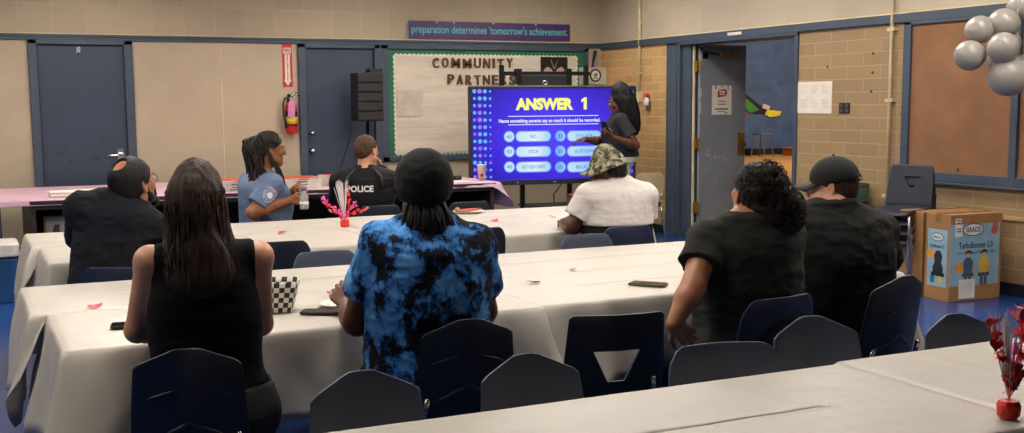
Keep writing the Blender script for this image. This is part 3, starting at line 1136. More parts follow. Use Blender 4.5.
# ------------------------------------------------------------------ things on the back wall
# fire extinguisher and its sign
fe = thing('fire_extinguisher', 'red fire extinguisher with a pink tag hung on the beige wall', 'fire extinguisher', (3.385, BACK, 1.225))
m = MB()
m.lathe([(0, 0), (.062, 0), (.068, .01), (.068, .265), (.06, .31), (.035, .345), (.022, .36), (.022, .38)], (0, -.085, 0), 22)
m.build('cylinder', M_red, fe, smooth=True)
m = MB()
m.lathe([(.0695, .11), (.0695, .19)], (0, -.085, 0), 22)
m.build('yellow_band', mat('yellow_label', '#d6b32c', .5), fe, smooth=True)
m = MB()
m.lathe([(.0693, .195), (.0693, .25)], (0, -.085, 0), 22)
m.build('black_band', M_black, fe, smooth=True)
m = MB()
m.lathe([(.0693, .085), (.0693, .105)], (0, -.085, 0), 22)
m.build('black_band', M_black, fe, smooth=True)
m = MB()
m.lathe([(.02, .375), (.026, .38), (.026, .41), (.012, .415)], (0, -.085, 0), 12)
m.tube([(0, -.085, .40), (.05, -.10, .435), (.10, -.10, .425)], .008, 6)
m.tube([(0, -.085, .41), (-.04, -.11, .44), (.08, -.11, .455)], .007, 6)
m.lathe([(.018, 0), (.018, .012), (0, .014)], (.0, -.112, .395), 10, Matrix.Rotation(R(90), 3, 'X'))
m.build('valve_handle', M_chrome, fe, smooth=True)
m = MB()
m.tube([(-.02, -.085, .40), (-.07, -.09, .40), (-.095, -.1, .33), (-.09, -.11, .2), (-.075, -.11, .12), (-.07, -.11, .06)], [.011, .011, .011, .011, .012, .015], 8)
m.build('hose', M_black, fe, smooth=True)
m = MB()
m.prism([(-.05, .02), (.03, .0), (.04, .17), (.0, .215), (-.035, .18)], (-.01, -.158, .175), (1, 0, 0), (0, 0, 1), (0, -.002, 0))
m.build('inspection_tag', mat('pink_tag', '#c983a8', .7), fe)
MB().bb(-.02, .02, -.02, 0, .3, .44).build('wall_bracket', M_blackm, fe)

sg = thing('wall_sign', 'tall red and white fire extinguisher sign with a downward arrow', 'sign', (3.379, BACK, 1.99))
MB().bb(-.057, .057, -.004, 0, -.24, .24).build('sign_panel', mat('sign_red', '#c0281f', .45, var=.02), sg)
m = MB()
m.bb(-.045, .045, -.006, -.004, .135, .20)
m.bb(-.03, .03, -.006, -.004, -.16, .125)
m.prism([(-.045, -.16), (.045, -.16), (0, -.225)], (0, -.004, 0), (1, 0, 0), (0, 0, 1), (0, -.002, 0))
m.build('white_arrow', M_white, sg)
m = MB()
put_text(m, 'FIRE', (0, -.0075, .168), (1, 0, 0), (0, 0, 1), w=.078, h=.045, bold=.03)
for i, ch in enumerate('EXTINGUISHER'):
    put_text(m, ch, (0, -.0075, .11 - i * .0243), (1, 0, 0), (0, 0, 1), h=.0195, bold=.07)
m.build('lettering', mat('sign_ink', '#a8231c', .5), sg)

# purple banner
bn = thing('banner', 'purple banner with turquoise words above the bulletin board', 'banner', (5.91, BACK - .045, 2.417))
MB().bb(-1.08, 1.08, -.004, 0, -.105, .108).build('banner_sheet', mat('purple_vinyl', '#452a5e', .45, var=.05), bn)
m = MB()
put_text(m, "preparation determines 'tomorrow's achievement.", (0, -.0055, .0), (1, 0, 0), (0, 0, 1), w=2.09, h=.125, bold=.012)
m.build('lettering', mat('turquoise_print', '#4fb4bb', .5, var=.02), bn)
for xx in (-.72, .02, -.5, .6):
    MB().bb(xx - .012, xx + .012, -.0055, -.004, .09, .1).build('tape', M_white, bn)

# bulletin board
bb_ = thing('bulletin_board', 'bulletin board lettered Community Partners with green scalloped border', 'bulletin board', (0, BACK, 0))
X0, X1, Z0, Z1 = 4.487, 7.265, .87, 2.237
m = MB()
m.bb(X0, X0 + .085, -.04, 0, Z0, Z1)
m.bb(X1 - .06, X1, -.04, 0, Z0, Z1)
m.bb(X0, X1, -.04, 0, Z1 - .045, Z1)
m.bb(X0, X1, -.04, 0, Z0, Z0 + .06)
m.build('frame', M_blue, bb_, bevel=.004)
MB().bb(X0 + .08, X1 - .055, -.012, 0, Z0 + .05, Z1 - .04).build('green_border', mat('green_border', '#1f6a45', .6), bb_)
px0, px1, pz0, pz1 = 4.655, 7.105, .955, 2.125


def scallop(a, b, n):
    out = []
    for i in range(n):
        for k in range(6):
            t = k / 6
            s = (i + t) / n
            out.append((a[0] + (b[0] - a[0]) * s, a[1] + (b[1] - a[1]) * s, .018 * math.sin(PI * t)))
    return out


pl = []
for (a, b, n, nx, ny) in (((px0, pz0), (px1, pz0), 44, 0, -1), ((px1, pz0), (px1, pz1), 21, 1, 0), ((px1, pz1), (px0, pz1), 44, 0, 1), ((px0, pz1), (px0, pz0), 21, -1, 0)):
    for (x_, z_, o_) in scallop(a, b, n):
        pl.append((x_ + nx * o_, z_ + ny * o_))
m = MB()
m.prism(pl, (0, -.013, 0), (1, 0, 0), (0, 0, 1), (0, -.003, 0))
m.build('scalloped_edge', mat('white_scallop', '#d6d0c4', .7), bb_)
P = []
for i in range(61):
    row = []
    for j in range(40):
        x_ = px0 + .012 + (px1 - px0 - .024) * i / 60
        z_ = pz0 + .012 + (pz1 - pz0 - .024) * j / 39
        h = .006 * hash_noise((x_ * 1.1, z_ * 7 + .5 * math.sin(x_ * 2)), 3) + .003 * hash_noise((x_ * 5, z_ * 11), 4)
        row.append((x_, -.024 - abs(h) * 1.4, z_))
    P.append(row)
MB().grid(P).build('paper', mat('crinkled_paper', '#d0c5b2', .75, var=.05, vscale=2, stretch=(.6, 1, 4), bump=.3, bscale=4, bdist=.03), bb_, smooth=True)
MB().bb(4.68, 5.0, -.037, -.035, 1.40, 1.71).build('faint_sheet', mat('faint_sheet', '#beb4a4', .8), bb_)
M_brown = mat('brown_letters', '#5f3d22', .7)
for txt, cx, cz, w_ in (('COMMUNITY', 5.66, 2.035, 1.10), ('PARTNERS', 5.775, 1.835, .94)):
    n = len(txt)
    wts = [.55 if c == 'I' else (1.25 if c in 'MW' else 1) for c in txt]
    tot = sum(wts)
    acc = 0
    rr = random.Random(n)
    for c, q in zip(txt, wts):
        xc = cx - w_ / 2 + w_ * (acc + q / 2) / tot
        acc += q
        m = MB()
        v_, f2 = text_mesh(c, 1.0, .035)
        hh = max(p.y for p in v_) - min(p.y for p in v_)
        an = rr.uniform(-.05, .05)
        put_text(m, c, (xc, -.036, cz + rr.uniform(-.006, .006) + (.01 if c == 'Y' else 0)), (math.cos(an), 0, math.sin(an)), (-math.sin(an), 0, math.cos(an)), w={'I': .028, 'M': .108, 'N': .088, 'U': .084}.get(c, .08), h=.118, bold=.012, depth=.02)
        m.build('letter', M_brown, bb_)
pt = thing('picture', 'small dark picture with a green sprig pinned top right on the bulletin board', 'picture', (6.77, BACK - .038, 2.03))
MB().bb(-.19, .19, -.004, 0, -.09, .09).build('sheet', mat('dark_picture', '#15130f', .4), pt)
m = MB()
for s in (-1, 1):
    m.prism([(.02 * s, -.09), (.05 * s, -.055), (.10 * s, -.03), (.14 * s, -.06), (.16 * s, -.09)], (0, -.005, 0), (1, 0, 0), (0, 0, 1), (0, -.001, 0))
m.build('pale_shape', mat('pale_mauve', '#b08f96', .6), pt)
m = MB()
for s in (-1, 1):
    m.prism([(-.008, -.06), (.008, -.06), (.05 * s + .006, .06), (.05 * s - .006, .05)], (0, -.0065, 0), (1, 0, 0), (0, 0, 1), (0, -.001, 0))
m.build('sprig', mat('sprig_green', '#6f8b2c', .6), pt)

# loudspeaker on its pole
sp_ = thing('speaker', 'black ribbed column loudspeaker on a pole before the second door', 'speaker', (4.15, 12.42, 0))
m = MB()
m.bb(-.15, .15, -.13, .14, 1.36, 1.90)
m.build('cabinet', M_black, sp_, bevel=.01)
m = MB()
for k in range(5):
    z0 = 1.375 + k * .105
    m.bb(-.155, .135, -.155, -.125, z0, z0 + .085)
m.build('grille', mat('grille_black', '#1d1b1a', .7, bump=.4, bscale=300, bdist=.003), sp_, bevel=.006)
MB().bb(.02, .17, -.06, .10, 1.88, 1.945).build('top_bracket', M_black, sp_, bevel=.006)
stn = thing('speaker_stand', 'black tripod pole stand holding the column loudspeaker', 'stand', (4.15, 12.42, 0))
MB().cyl((0, 0, .15), (0, 0, 1.358), .02, 12).build('pole', M_blackm, stn, smooth=True)
MB().lathe([(.03, .6), (.035, .61), (.035, .68), (.03, .69)], (0, 0, 0), 14).build('collar', M_black, stn)
for k in range(3):
    a = 2 * PI * k / 3 + .4
    MB().tube([(0.02 * math.cos(a), 0.02 * math.sin(a), .62), (.38 * math.cos(a), .38 * math.sin(a), .012)], .011, 8).build('leg', M_blackm, stn)
tag(MB().tube([(4.02, 12.52, 1.42), (4.0, 12.62, 1.15), (3.88, 12.7, .75), (3.80, 12.76, .35), (3.7, 12.8, .012), (3.5, 12.8, .01)], .007, 6).build('cable', M_black, smooth=True),
    'black cable hanging down from the column loudspeaker', 'cable')

# ------------------------------------------------------------------ television
TVW, TVH = 1.97, 1.09
tv = thing('television', 'large screen showing the Answer 1 quiz slide', 'television', (6.02, 11.45, 1.185), -math.atan2(.3, 1.95))


def S(px, py):
    s = (px - 468.4) / 167.6
    top, bot = 88 - 2.4 * s, 187 - 6 * s
    return (s * TVW - TVW / 2, TVH / 2 - (py - top) / (bot - top) * TVH)


m = MB()
m.bb(-TVW / 2, TVW / 2, 0, .07, -TVH / 2, TVH / 2)
m.build('casing', M_black, tv, bevel=.008)
m = MB()
m.bb(-TVW / 2, TVW / 2, -.012, 0, TVH / 2 - .022, TVH / 2)
m.bb(-TVW / 2, -TVW / 2 + .03, -.012, 0, -TVH / 2, TVH / 2)
m.bb(TVW / 2 - .03, TVW / 2, -.012, 0, -TVH / 2, TVH / 2)
m.bb(-TVW / 2, TVW / 2, -.014, 0, -TVH / 2, -TVH / 2 + .055)
m.build('bezel', mat('dark_grey_bezel', '#34363b', .35, metal=.3), tv, bevel=.003)
m = MB()
m.bb(-TVW / 2, TVW / 2, -.013, .07, TVH / 2, TVH / 2 + .012)
m.build('top_edge', mat('light_bezel', '#8b8780', .35, metal=.3), tv)
m = MB()
m.bb(-.02, .02, -.016, -.014, -TVH / 2 + .02, -TVH / 2 + .032)
m.bb(-.45, -.43, -.016, -.014, -TVH / 2 + .02, -TVH / 2 + .035)
m.build('button', emitter('led', (.2, .3, 1), .6), tv)


def screen_mat():
    t = NT('screen_picture')
    v = t.coord((1, 1, 1))
    g = t.n('TexGradient')
    g.gradient_type = 'SPHERICAL'
    mp = t.n('Mapping')
    mp.inputs['Scale'].default_value = (.85, 1, 1.35)
    t.l(v, mp.inputs['Vector'])
    t.l(mp.outputs[0], g.inputs['Vector'])
    c = t.ramp(g.outputs['Fac'], [(0.0, '#2409a0'), (.35, '#3a22d8'), (.8, '#4d3df4')])
    t.b.inputs['Base Color'].default_value = (0.01, 0.01, 0.01, 1)
    t.b.inputs['Roughness'].default_value = .25
    t.l(c, t.b.inputs['Emission Color'])
    t.b.inputs['Emission Strength'].default_value = 1.0
    return t.m


MB().bb(-TVW / 2 + .03, TVW / 2 - .03, -.004, 0, -TVH / 2 + .055, TVH / 2 - .022).build('screen', screen_mat(), tv)
scr = tv.children[-1]
E_w = emitter('screen_white', lin('#e9eaff'), 1)
E_y = emitter('screen_yellow', lin('#f6f77a'), 1)
AX, AZ = (1, 0, 0), (0, 0, 1)


def on_screen(px, py, k=0):
    u, v = S(px - 1.6, py)
    return (u, -.006 - .0015 * k, v)


m = MB()
put_text(m, 'ANSWER', on_screen(544, 104.2), AX, AZ, w=.68, h=.135, bold=.06)
m.build('heading', E_y, scr)
m = MB()
m.prism([(-.012, -.0675), (.026, -.0675), (.026, .0675), (-.004, .0675), (-.04, .043), (-.04, .01), (-.012, .028)], on_screen(584.5, 103.2), AX, AZ, (0, -.0005, 0))
m.build('heading_digit', E_y, scr)
m = MB()
put_text(m, 'Name something parents say so much it should be recorded.', on_screen(549.5, 121), AX, AZ, w=1.20, h=.052, bold=.03)
u0, v0 = S(506, 115.8)
u1, v1 = S(597, 115)
m.bb(u0, u1, -.0065, -.0055, v1 - .004, v1 + .004)
u0, v0 = S(506, 125.3)
m.bb(u0, u1, -.0065, -.0055, v0 - .004, v0 + .004)
m.build('question_line', E_w, scr)


def pill_mat():
    t = NT('screen_pill')
    sp = t.n('SeparateXYZ')
    tc = t.n('TexCoord')
    t.l(tc.outputs['Object'], sp.inputs[0])
    md = t.n('Math')
    md.operation = 'MULTIPLY_ADD'
    md.inputs[1].default_value = 1.1
    md.inputs[2].default_value = .55
    t.l(sp.outputs['X'], md.inputs[0])
    c = t.ramp(md.outputs[0], [(0, '#bfe3ff'), (.3, '#dff4ff'), (.48, '#a4d8ff'), (.6, '#6fb2ff'), (.75, '#c4e6ff'), (1, '#9fd4ff')])
    t.b.inputs['Base Color'].default_value = (0.01, 0.01, 0.01, 1)
    t.l(c, t.b.inputs['Emission Color'])
    t.b.inputs['Emission Strength'].default_value = .95
    return t.m


E_p = pill_mat()
E_rim = emitter('screen_rim', lin('#5f7df8'), 1)
E_ink = emitter('screen_ink', lin('#3f3fae'), 1)
for (cpx, cpy, ppx, ppy_, num, word, ww) in (
        (508.5, 137, 532.5, 136.5, '60', 'NO', .07), (508.5, 152, 532.5, 151.7, '50', 'STOP', .11), (508.5, 167.3, 532.5, 167, '40', 'NOT RIGHT NOW', .27),
        (559.7, 136, 584, 135.5, '30', "IT'S LATE", .2), (559.7, 151, 584, 150.7, '20', 'GO SIT DOWN', .23), (559.7, 167, 584, 166.5, '10', 'BECAUSE', .2)):
    MB().prism(circle(.066, 24), on_screen(cpx, cpy), AX, AZ, (0, -.001, 0)).build('score_rim', E_rim, scr)
    MB().prism(rrect(.425, .128, .062), on_screen(ppx, ppy_), AX, AZ, (0, -.001, 0)).build('answer_rim', E_rim, scr)
    MB().prism(circle(.056, 24), on_screen(cpx, cpy, 1), AX, AZ, (0, -.001, 0)).build('score_disc', E_p, scr)
    MB().prism(rrect(.40, .106, .052), on_screen(ppx, ppy_, 1), AX, AZ, (0, -.001, 0)).build('answer_pill', E_p, scr)
    m = MB()
    put_text(m, num, on_screen(cpx, cpy, 2), AX, AZ, w=.055, h=.038)
    m.build('score_text', E_ink, scr)
    m = MB()
    put_text(m, word, on_screen(ppx, ppy_, 2), AX, AZ, w=ww, h=.038)
    m.build('answer_text', E_ink, scr)
dots = [MB() for _ in range(3)]
rr = random.Random(2)
for i in range(4):
    for j in range(13):
        px, py = 473.2 + i * 5.1, 92.3 + j * 7.1
        rad = (.021, .024, .021, .014)[i] * rr.uniform(.75, 1.1)
        for k in (0, 1):
            if k == 1:
                if i > 1:
                    continue
                u, v = S(632 - i * 5, py)
                if i == 1 and j % 2:
                    continue
            else:
                u, v = S(px, py)
            dots[rr.choice((0, 0, 1, 2))].prism(circle(rad, 12), (u, -.006, v), AX, AZ, (0, -.001, 0))
for d_, c in zip(dots, ('#58b6f2', '#7a6af0', '#9b7cf0')):
    d_.build('dot_pattern', emitter('dot_' + c[1:], lin(c), .9), scr)

ts = thing('television_stand', 'black rolling stand frame rising behind the big screen', 'stand', (6.02, 11.45, 0), tv.rotation_euler[2])
for s in (-1, 1):
    MB().bb(s * .283 - .063 - .025, s * .283 - .063 + .025, .09, .14, .14, 1.88).build('post', M_blackm, ts, bevel=.004)
    MB().bb(s * .50 - .08 - .025, s * .50 - .08 + .025, .09, .14, 1.70, 1.97).build('upright', M_blackm, ts, bevel=.004)
MB().bb(-.60, .46, .085, .125, 1.855, 1.90).build('crossbar', M_blackm, ts, bevel=.003)
MB().bb(-.39, .22, .06, .15, 1.745, 1.862).build('camera_shelf_panel', M_black, ts, bevel=.006)
m = MB()
m.tube([(-.09 + .03 * math.cos(a), .055, 1.775 + .02 * math.sin(a)) for a in [k * PI / 6 for k in range(12)]], .004, 6, closed=True)
m.build('ring_clip', M_chrome, ts)
for s in (-.39, .20):
    MB().bb(s - .03, s + .03, .05, .16, 1.76, 1.93).build('shelf_bracket', M_blackm, ts, bevel=.004)
for s in (-1, 1):
    MB().bb(s * .283 - .093, s * .283 - .033, -.30, .42, .08, .14).build('foot', M_blackm, ts, bevel=.006)
    for q in (-.26, .38):
        MB().lathe([(0, -.02), (.04, -.02), (.04, .02), (0, .02)], (s * .283 - .063, q, .041), 14, Matrix.Rotation(R(90), 3, 'Y')).build('caster', M_black, ts)
MB().bb(-.34, .22, .09, .13, .30, .35).build('lower_crossbar', M_blackm, ts)
MB().bb(-.34, .52, -.08, .32, .385, .40).build('equipment_shelf', M_blackm, ts)

gb = thing('equipment_box', 'grey projector like box on the shelf under the big screen', 'box', (6.37, 11.42, .401), tv.rotation_euler[2])
MB().bb(-.16, .16, -.1, .12, 0, .11).build('case', mat('grey_case', '#6d6a66', .5), gb, bevel=.01)
MB().lathe([(.04, 0), (.045, .01), (.035, .03), (0, .03)], (-.05, -.1, .055), 16, Matrix.Rotation(R(90), 3, 'X')).build('lens', M_black, gb)
MB().bb(.03, .14, -.104, -.1, .03, .08).build('vent_panel', M_black, gb)
tag(MB().tube([(6.2, 11.62, .62), (6.12, 11.66, .50), (6.15, 11.68, .2), (6.3, 11.7, .01), (6.7, 11.9, .01)], .008, 6).build('cable', M_black, smooth=True), 'black cable looping down under the big screen', 'cable')
ob = thing('bucket', 'orange plastic bucket half hidden below the big screen', 'bucket', (6.21, 11.12, 0))
MB().lathe([(0, .004), (.115, .004), (.12, .02), (.145, .52), (.152, .525), (.152, .54), (.14, .54), (.113, .03), (0, .03)], (0, 0, 0), 24).build('body', mat('orange_plastic', '#c4511d', .45), ob, smooth=True)
MB().tube([(.15 * math.cos(a), -.03, .53 - .12 * math.sin(a)) for a in [k * PI / 10 for k in range(11)]], .004, 6).build('handle', M_chrome, ob)

# beige box with a round seal in the corner and the duster standing on it
lb_ = thing('wall_box', 'beige wall box with a black and white round seal in the corner', 'box', (7.30, BACK, 1.775))
MB().bb(-.16, .155, -.16, 0, 0, .215).build('case', mat('beige_case', '#bbb09a', .6), lb_, bevel=.008)
m = MB()
Rm = Matrix.Rotation(R(90), 3, 'X')
m.lathe([(.062, 0), (.082, 0), (.082, .006), (.062, .006), (.062, 0)], (-.005, -.16, .115), 28, Rm, caps=False)
m.build('seal_ring', M_black, lb_)
m = MB()
m.lathe([(0, 0.001), (.062, .001), (.062, .003), (0, .003)], (-.005, -.16, .115), 28, Rm)
m.build('seal_disc', M_white, lb_)
m = MB()
m.bb(-.035, .025, -.166, -.163, .075, .085)
m.bb(-.03, .02, -.166, -.163, .092, .10)
m.prism([(-.03, 0), (-.01, .03), (.0, .02), (.02, .045), (.03, .0)], (-.005, -.163, .11), (1, 0, 0), (0, 0, 1), (0, -.002, 0))
m.build('seal_print', mat('seal_grey', '#55524e', .6), lb_)
du = thing('duster', 'black handled duster with a purple collar standing on the beige wall box', 'duster', (7.30, BACK - .08, 1.991))
MB().tube([(0, 0, 0), (0.005, 0, .06)], [.02, .014], 10).build('collar', mat('purple_collar', '#4a2b68', .5), du)
MB().tube([(.005, 0, .06), (.02, 0, .12), (.04, 0, .2), (.045, 0, .215)], [.012, .02, .026, .012], 10).build('handle', M_black, du, smooth=True)

# ------------------------------------------------------------------ right wall side: fan, small screen, table, cartons
st_ = thing('side_table', 'small dark table against the brick wall behind the black cap', 'table', (7.22, 8.25, 0))
MB().bb(-.22, .22, -.42, .42, .57, .60).build('tabletop', M_desk, st_, bevel=.004)
for sx in (-1, 1):
    for sy in (-1, 1):
        MB().bb(sx * .19 - .02, sx * .19 + .02, sy * .38 - .02, sy * .38 + .02, 0, .57).build('leg', M_desk, st_)
mo = thing('monitor', 'small dark monitor with a dim greenish screen behind the black cap', 'monitor', (7.23, 7.94, .602), R(6))
MB().bb(-.20, .19, 0, .16, .02, .205).build('casing', M_black, mo, bevel=.012)
MB().bb(-.175, .165, -.004, 0, .04, .185).build('screen', mat('dim_screen', '#3f5a50', .2, var=.35, vscale=9), mo)
MB().bb(-.1, .1, -.0, .14, 0, .02).build('base', M_black, mo)
m = MB()
m.bb(-.195, .185, -.006, 0, .19, .20)
m.bb(.172, .182, -.006, 0, .03, .19)
m.build('silver_rim', mat('silver_rim', '#7f8a82', .3, metal=.5), mo)
fn = thing('wire_fan', 'white wire cage desk fan against the bricks behind the black cap', 'fan', (7.26, 8.27, .602), R(-10))
m = MB()
for q in range(5):
    r_ = .03 + q * .032
    m.tube([(r_ * math.cos(a), -.05 + .03 * (q / 4) ** 2, .22 + r_ * math.sin(a)) for a in [2 * PI * k / 28 for k in range(28)]], .0035, 5, closed=True)
for k in range(16):
    a = 2 * PI * k / 16
    m.tube([(.02 * math.cos(a), -.05, .22 + .02 * math.sin(a)), (.10 * math.cos(a), -.045, .22 + .10 * math.sin(a)), (.16 * math.cos(a), -.015, .22 + .16 * math.sin(a)), (.15 * math.cos(a), .04, .22 + .15 * math.sin(a))], .0025, 5)
m.build('cage', M_white, fn)
m = MB()
for k in range(3):
    a = 2 * PI * k / 3
    m.prism([(.02, -.02), (.13, -.05), (.14, .03), (.05, .03)], (0, .0, .22), (math.cos(a), .1, math.sin(a)), (-math.sin(a), .15, math.cos(a)), (0, .003, 0))
m.build('blade', mat('grey_blade', '#8c8f92', .4), fn)
m = MB()
m.lathe([(.1, 0), (.1, .015), (.03, .03), (.018, .06), (.018, .2)], (0, .08, 0), 18)
m.lathe([(.04, 0), (.045, .05), (.03, .09)], (0, .02, .22), 14, Matrix.Rotation(R(-90), 3, 'X'))
m.build('fan_base', M_white, fn, smooth=True)

M_card = mat('brown_cardboard', '#9a7044', .75, var=.06, vscale=4, bump=.1, bscale=120)
M_pblue = mat('box_print_blue', '#86abbe', .55, var=.05)
M_pdark = mat('box_print_dark', '#243a4c', .6)
M_pwhite = mat('box_print_white', '#d7d6d0', .6)
M_por = mat('box_print_orange', '#d6942c', .6)
M_skin_print = mat('box_print_skin', '#c69a7a', .6)


def carton(loc, rz, label, printed):
    c = thing('cardboard_box', label, 'box', loc, rz, 'printed cardboard boxes by the brick wall')
    w, d, h = .52, .265, .675
    m = MB()
    m.bb(0, w, 0, d, 0, h)
    m.build('carton', M_card, c, bevel=.004)
    m = MB()
    m.bb(.0, w, d / 2 - .028, d / 2 + .028, h + .0003, h + .0016)
    m.bb(-.0016, -.0003, d / 2 - .028, d / 2 + .028, h - .07, h)
    m.build('packing_tape', mat('packing_tape', '#8a6a3e', .25), c)

    def front(x0, x1, z0, z1, k, mm):
        mm.bb(x0, x1, -.001 - .0008 * k, 0, z0, z1)

    def side(y0, y1, z0, z1, k, mm):
        mm.bb(-.001 - .0008 * k, 0, y0, y1, z0, z1)
    if printed:
        m = MB()
        front(.0, .495, .12, .60, 0, m)
        side(.03, .235, .11, .555, 0, m)
        m.build('blue_panel', M_pblue, c)
        m = MB()
        m.prism([(.105 * math.cos(a), .05 * math.sin(a)) for a in [2 * PI * k / 28 for k in range(28)]], (.225, -.001, .555), AX, AZ, (0, -.0012, 0))
        m.prism([(.066 * math.cos(a), .033 * math.sin(a)) for a in [2 * PI * k / 28 for k in range(28)]], (-.001, .135, .495), (0, -1, 0), AZ, (-.0012, 0, 0))
        m.build('logo_rim', M_pdark, c)
        m = MB()
        m.prism([(.097 * math.cos(a), .043 * math.sin(a)) for a in [2 * PI * k / 28 for k in range(28)]], (.225, -.0022, .555), AX, AZ, (0, -.001, 0))
        m.prism([(.06 * math.cos(a), .027 * math.sin(a)) for a in [2 * PI * k / 28 for k in range(28)]], (-.0022, .135, .495), (0, -1, 0), AZ, (-.001, 0, 0))
        m.build('logo_oval', M_pwhite, c)
        for q in ((.045, .115, .505, .60), (.045, .105, .605, .645), (.10, .26, .02, .17)):
            m = MB()
            front(*q, 2, m)
            m.build('white_label', M_pwhite, c)
        m = MB()
        put_text(m, 'GRACO', (.225, -.0045, .555), AX, AZ, w=.15, h=.04, bold=.03)
        put_text(m, 'GRACO', (-.0045, .135, .495), (0, -1, 0), AZ, w=.09, h=.022, bold=.03)
        put_text(m, 'TurboBooster 2.0', (.255, -.003, .435), AX, AZ, w=.34, h=.05, bold=.02)
        put_text(m, '2-in-1 Highback Booster Seat', (.265, -.003, .375), AX, AZ, w=.37, h=.03, bold=.005)
        put_text(m, 'TurboBooster 2.0', (-.003, .135, .425), (0, -1, 0), AZ, w=.15, h=.026, bold=.02)
        for zz, ww in ((.63, .04), (.61, .045), (.565, .05), (.545, .05)):
            front(.055, .055 + ww, zz - .004, zz + .004, 3.5, m)
        m.build('lettering', M_pdark, c)
        m = MB()
        m.prism(circle(.042, 20), (.10, -.001, .265), AX, AZ, (0, -.001, 0))
        m.prism(circle(.04, 20), (-.001, .20, .36), (0, -1, 0), AZ, (-.001, 0, 0))
        m.build('orange_disc', M_por, c)
        m = MB()
        m.prism(rrect(.07, .06, .01), (.345, -.001, .27), AX, AZ, (0, -.0008, 0)) if False else None
        m.prism(circle(.035, 18), (.44, -.001, .545), AX, AZ, (0, -.001, 0))
        front(.42, .475, .565, .60, 2, m)
        m.build('sticker', mat('red_sticker', '#c05a50', .6), c)
        # two children printed on the front and a seat on the side
        for (cx, shirt, hair) in ((.185, '#3b5f74', '#5a3a22'), (.345, '#d8b33a', '#2a1a12')):
            fig = MB()
            fig.prism([(-.04, .0), (-.05, .09), (-.02, .125), (.02, .125), (.05, .09), (.04, 0)], (cx, -.001, .215), AX, AZ, (0, -.001, 0))
            fig.build('printed_shirt', mat('print_' + shirt[1:], shirt, .6), c)
            fig = MB()
            fig.prism(circle(.026, 16), (cx, -.001, .365), AX, AZ, (0, -.0012, 0))
            fig.bb(cx - .055, cx - .045, -.002, 0, .22, .28)
            fig.bb(cx + .045, cx + .055, -.002, 0, .22, .28)
            fig.build('printed_skin', M_skin_print, c)
            fig = MB()
            fig.prism([(-.032, .0), (-.03, .025), (0, .037), (.03, .025), (.032, 0), (.015, .015), (-.015, .015)], (cx, -.002, .362), AX, AZ, (0, -.001, 0))
            fig.prism([(-.06, 0), (-.05, .03), (.05, .03), (.06, 0)], (cx, -.0008, .19), AX, AZ, (0, -.0006, 0))
            fig.build('printed_hair', mat('print_' + hair[1:], hair, .6), c)
            fig = MB()
            fig.bb(cx - .035, cx - .005, -.002, 0, .09 + .03, .215)
            fig.bb(cx + .005, cx + .035, -.002, 0, .09 + .03, .215)
            fig.build('printed_trousers', mat('print_trousers', '#465468', .6), c)
        m = MB()
        m.prism([(-.05, 0), (-.055, .06), (-.035, .10), (-.045, .15), (-.02, .19), (.02, .19), (.045, .15), (.035, .10), (.055, .06), (.05, 0)], (-.001, .12, .20), (0, -1, 0), AZ, (-.0015, 0, 0))
        m.prism([(-.07, 0), (-.07, .03), (.07, .03), (.07, 0)], (-.001, .12, .19), (0, -1, 0), AZ, (-.0015, 0, 0))
        m.build('printed_seat', mat('print_black', '#1e2329', .6), c)
        for (cy, shirt) in ((.175, '#3b5f74'), (.095, '#d8b33a')):
            m = MB()
            m.bb(-.002, 0, cy - .018, cy + .018, .135, .155)
            m.bb(-.0021, 0, cy - .02, cy + .02, .15, .19)
            m.build('printed_child', mat('print_' + shirt[1:], shirt, .6), c)
            MB().prism(circle(.013, 12), (-.001, cy, .203), (0, -1, 0), AZ, (-.0012, 0, 0)).build('printed_face', M_skin_print, c)
    else:
        m = MB()
        side(.11, .16, .38, .53, 1, m)
        m.build('white_label', M_pwhite, c)
        m = MB()
        side(.07, .2, .06, .13, 1, m)
        m.build('white_label', M_pwhite, c)
        m = MB()
        for k in range(9):
            side(.12, .15, .40 + k * .013, .405 + k * .013, 2, m)
        for k in range(7):
            side(.085 + .013 * k, .09 + .013 * k, .075, .12, 2, m)
        m.build('barcode', M_pdark, c)
    return c


carton((6.775, 6.39, 0), R(-3), 'printed blue and brown booster seat carton in front by the brick wall', True)
carton((6.79, 6.685, 0), R(-3), 'plain sided brown carton with a barcode label behind the printed one', False)

# ------------------------------------------------------------------ things on the tables
M_redfoil = mat('red_foil', '#f2322a', .3, metal=.0, var=.15, vscale=30, bump=.5, bscale=60, bdist=.006)
M_pinkfoil = mat('magenta_foil', '#ea58b0', .3, metal=.0, var=.15, vscale=30)
M_silver = mat('silver_fibre', '#e4dcdc', .4)


def heart2d(s):
    out = []
    for k in range(18):
        t = 2 * PI * k / 18
        out.append((s * .0625 * 16 * math.sin(t) ** 3 * .5, s * .0625 * (13 * math.cos(t) - 5 * math.cos(2 * t) - 2 * math.cos(3 * t) - math.cos(4 * t)) * .5))
    return out


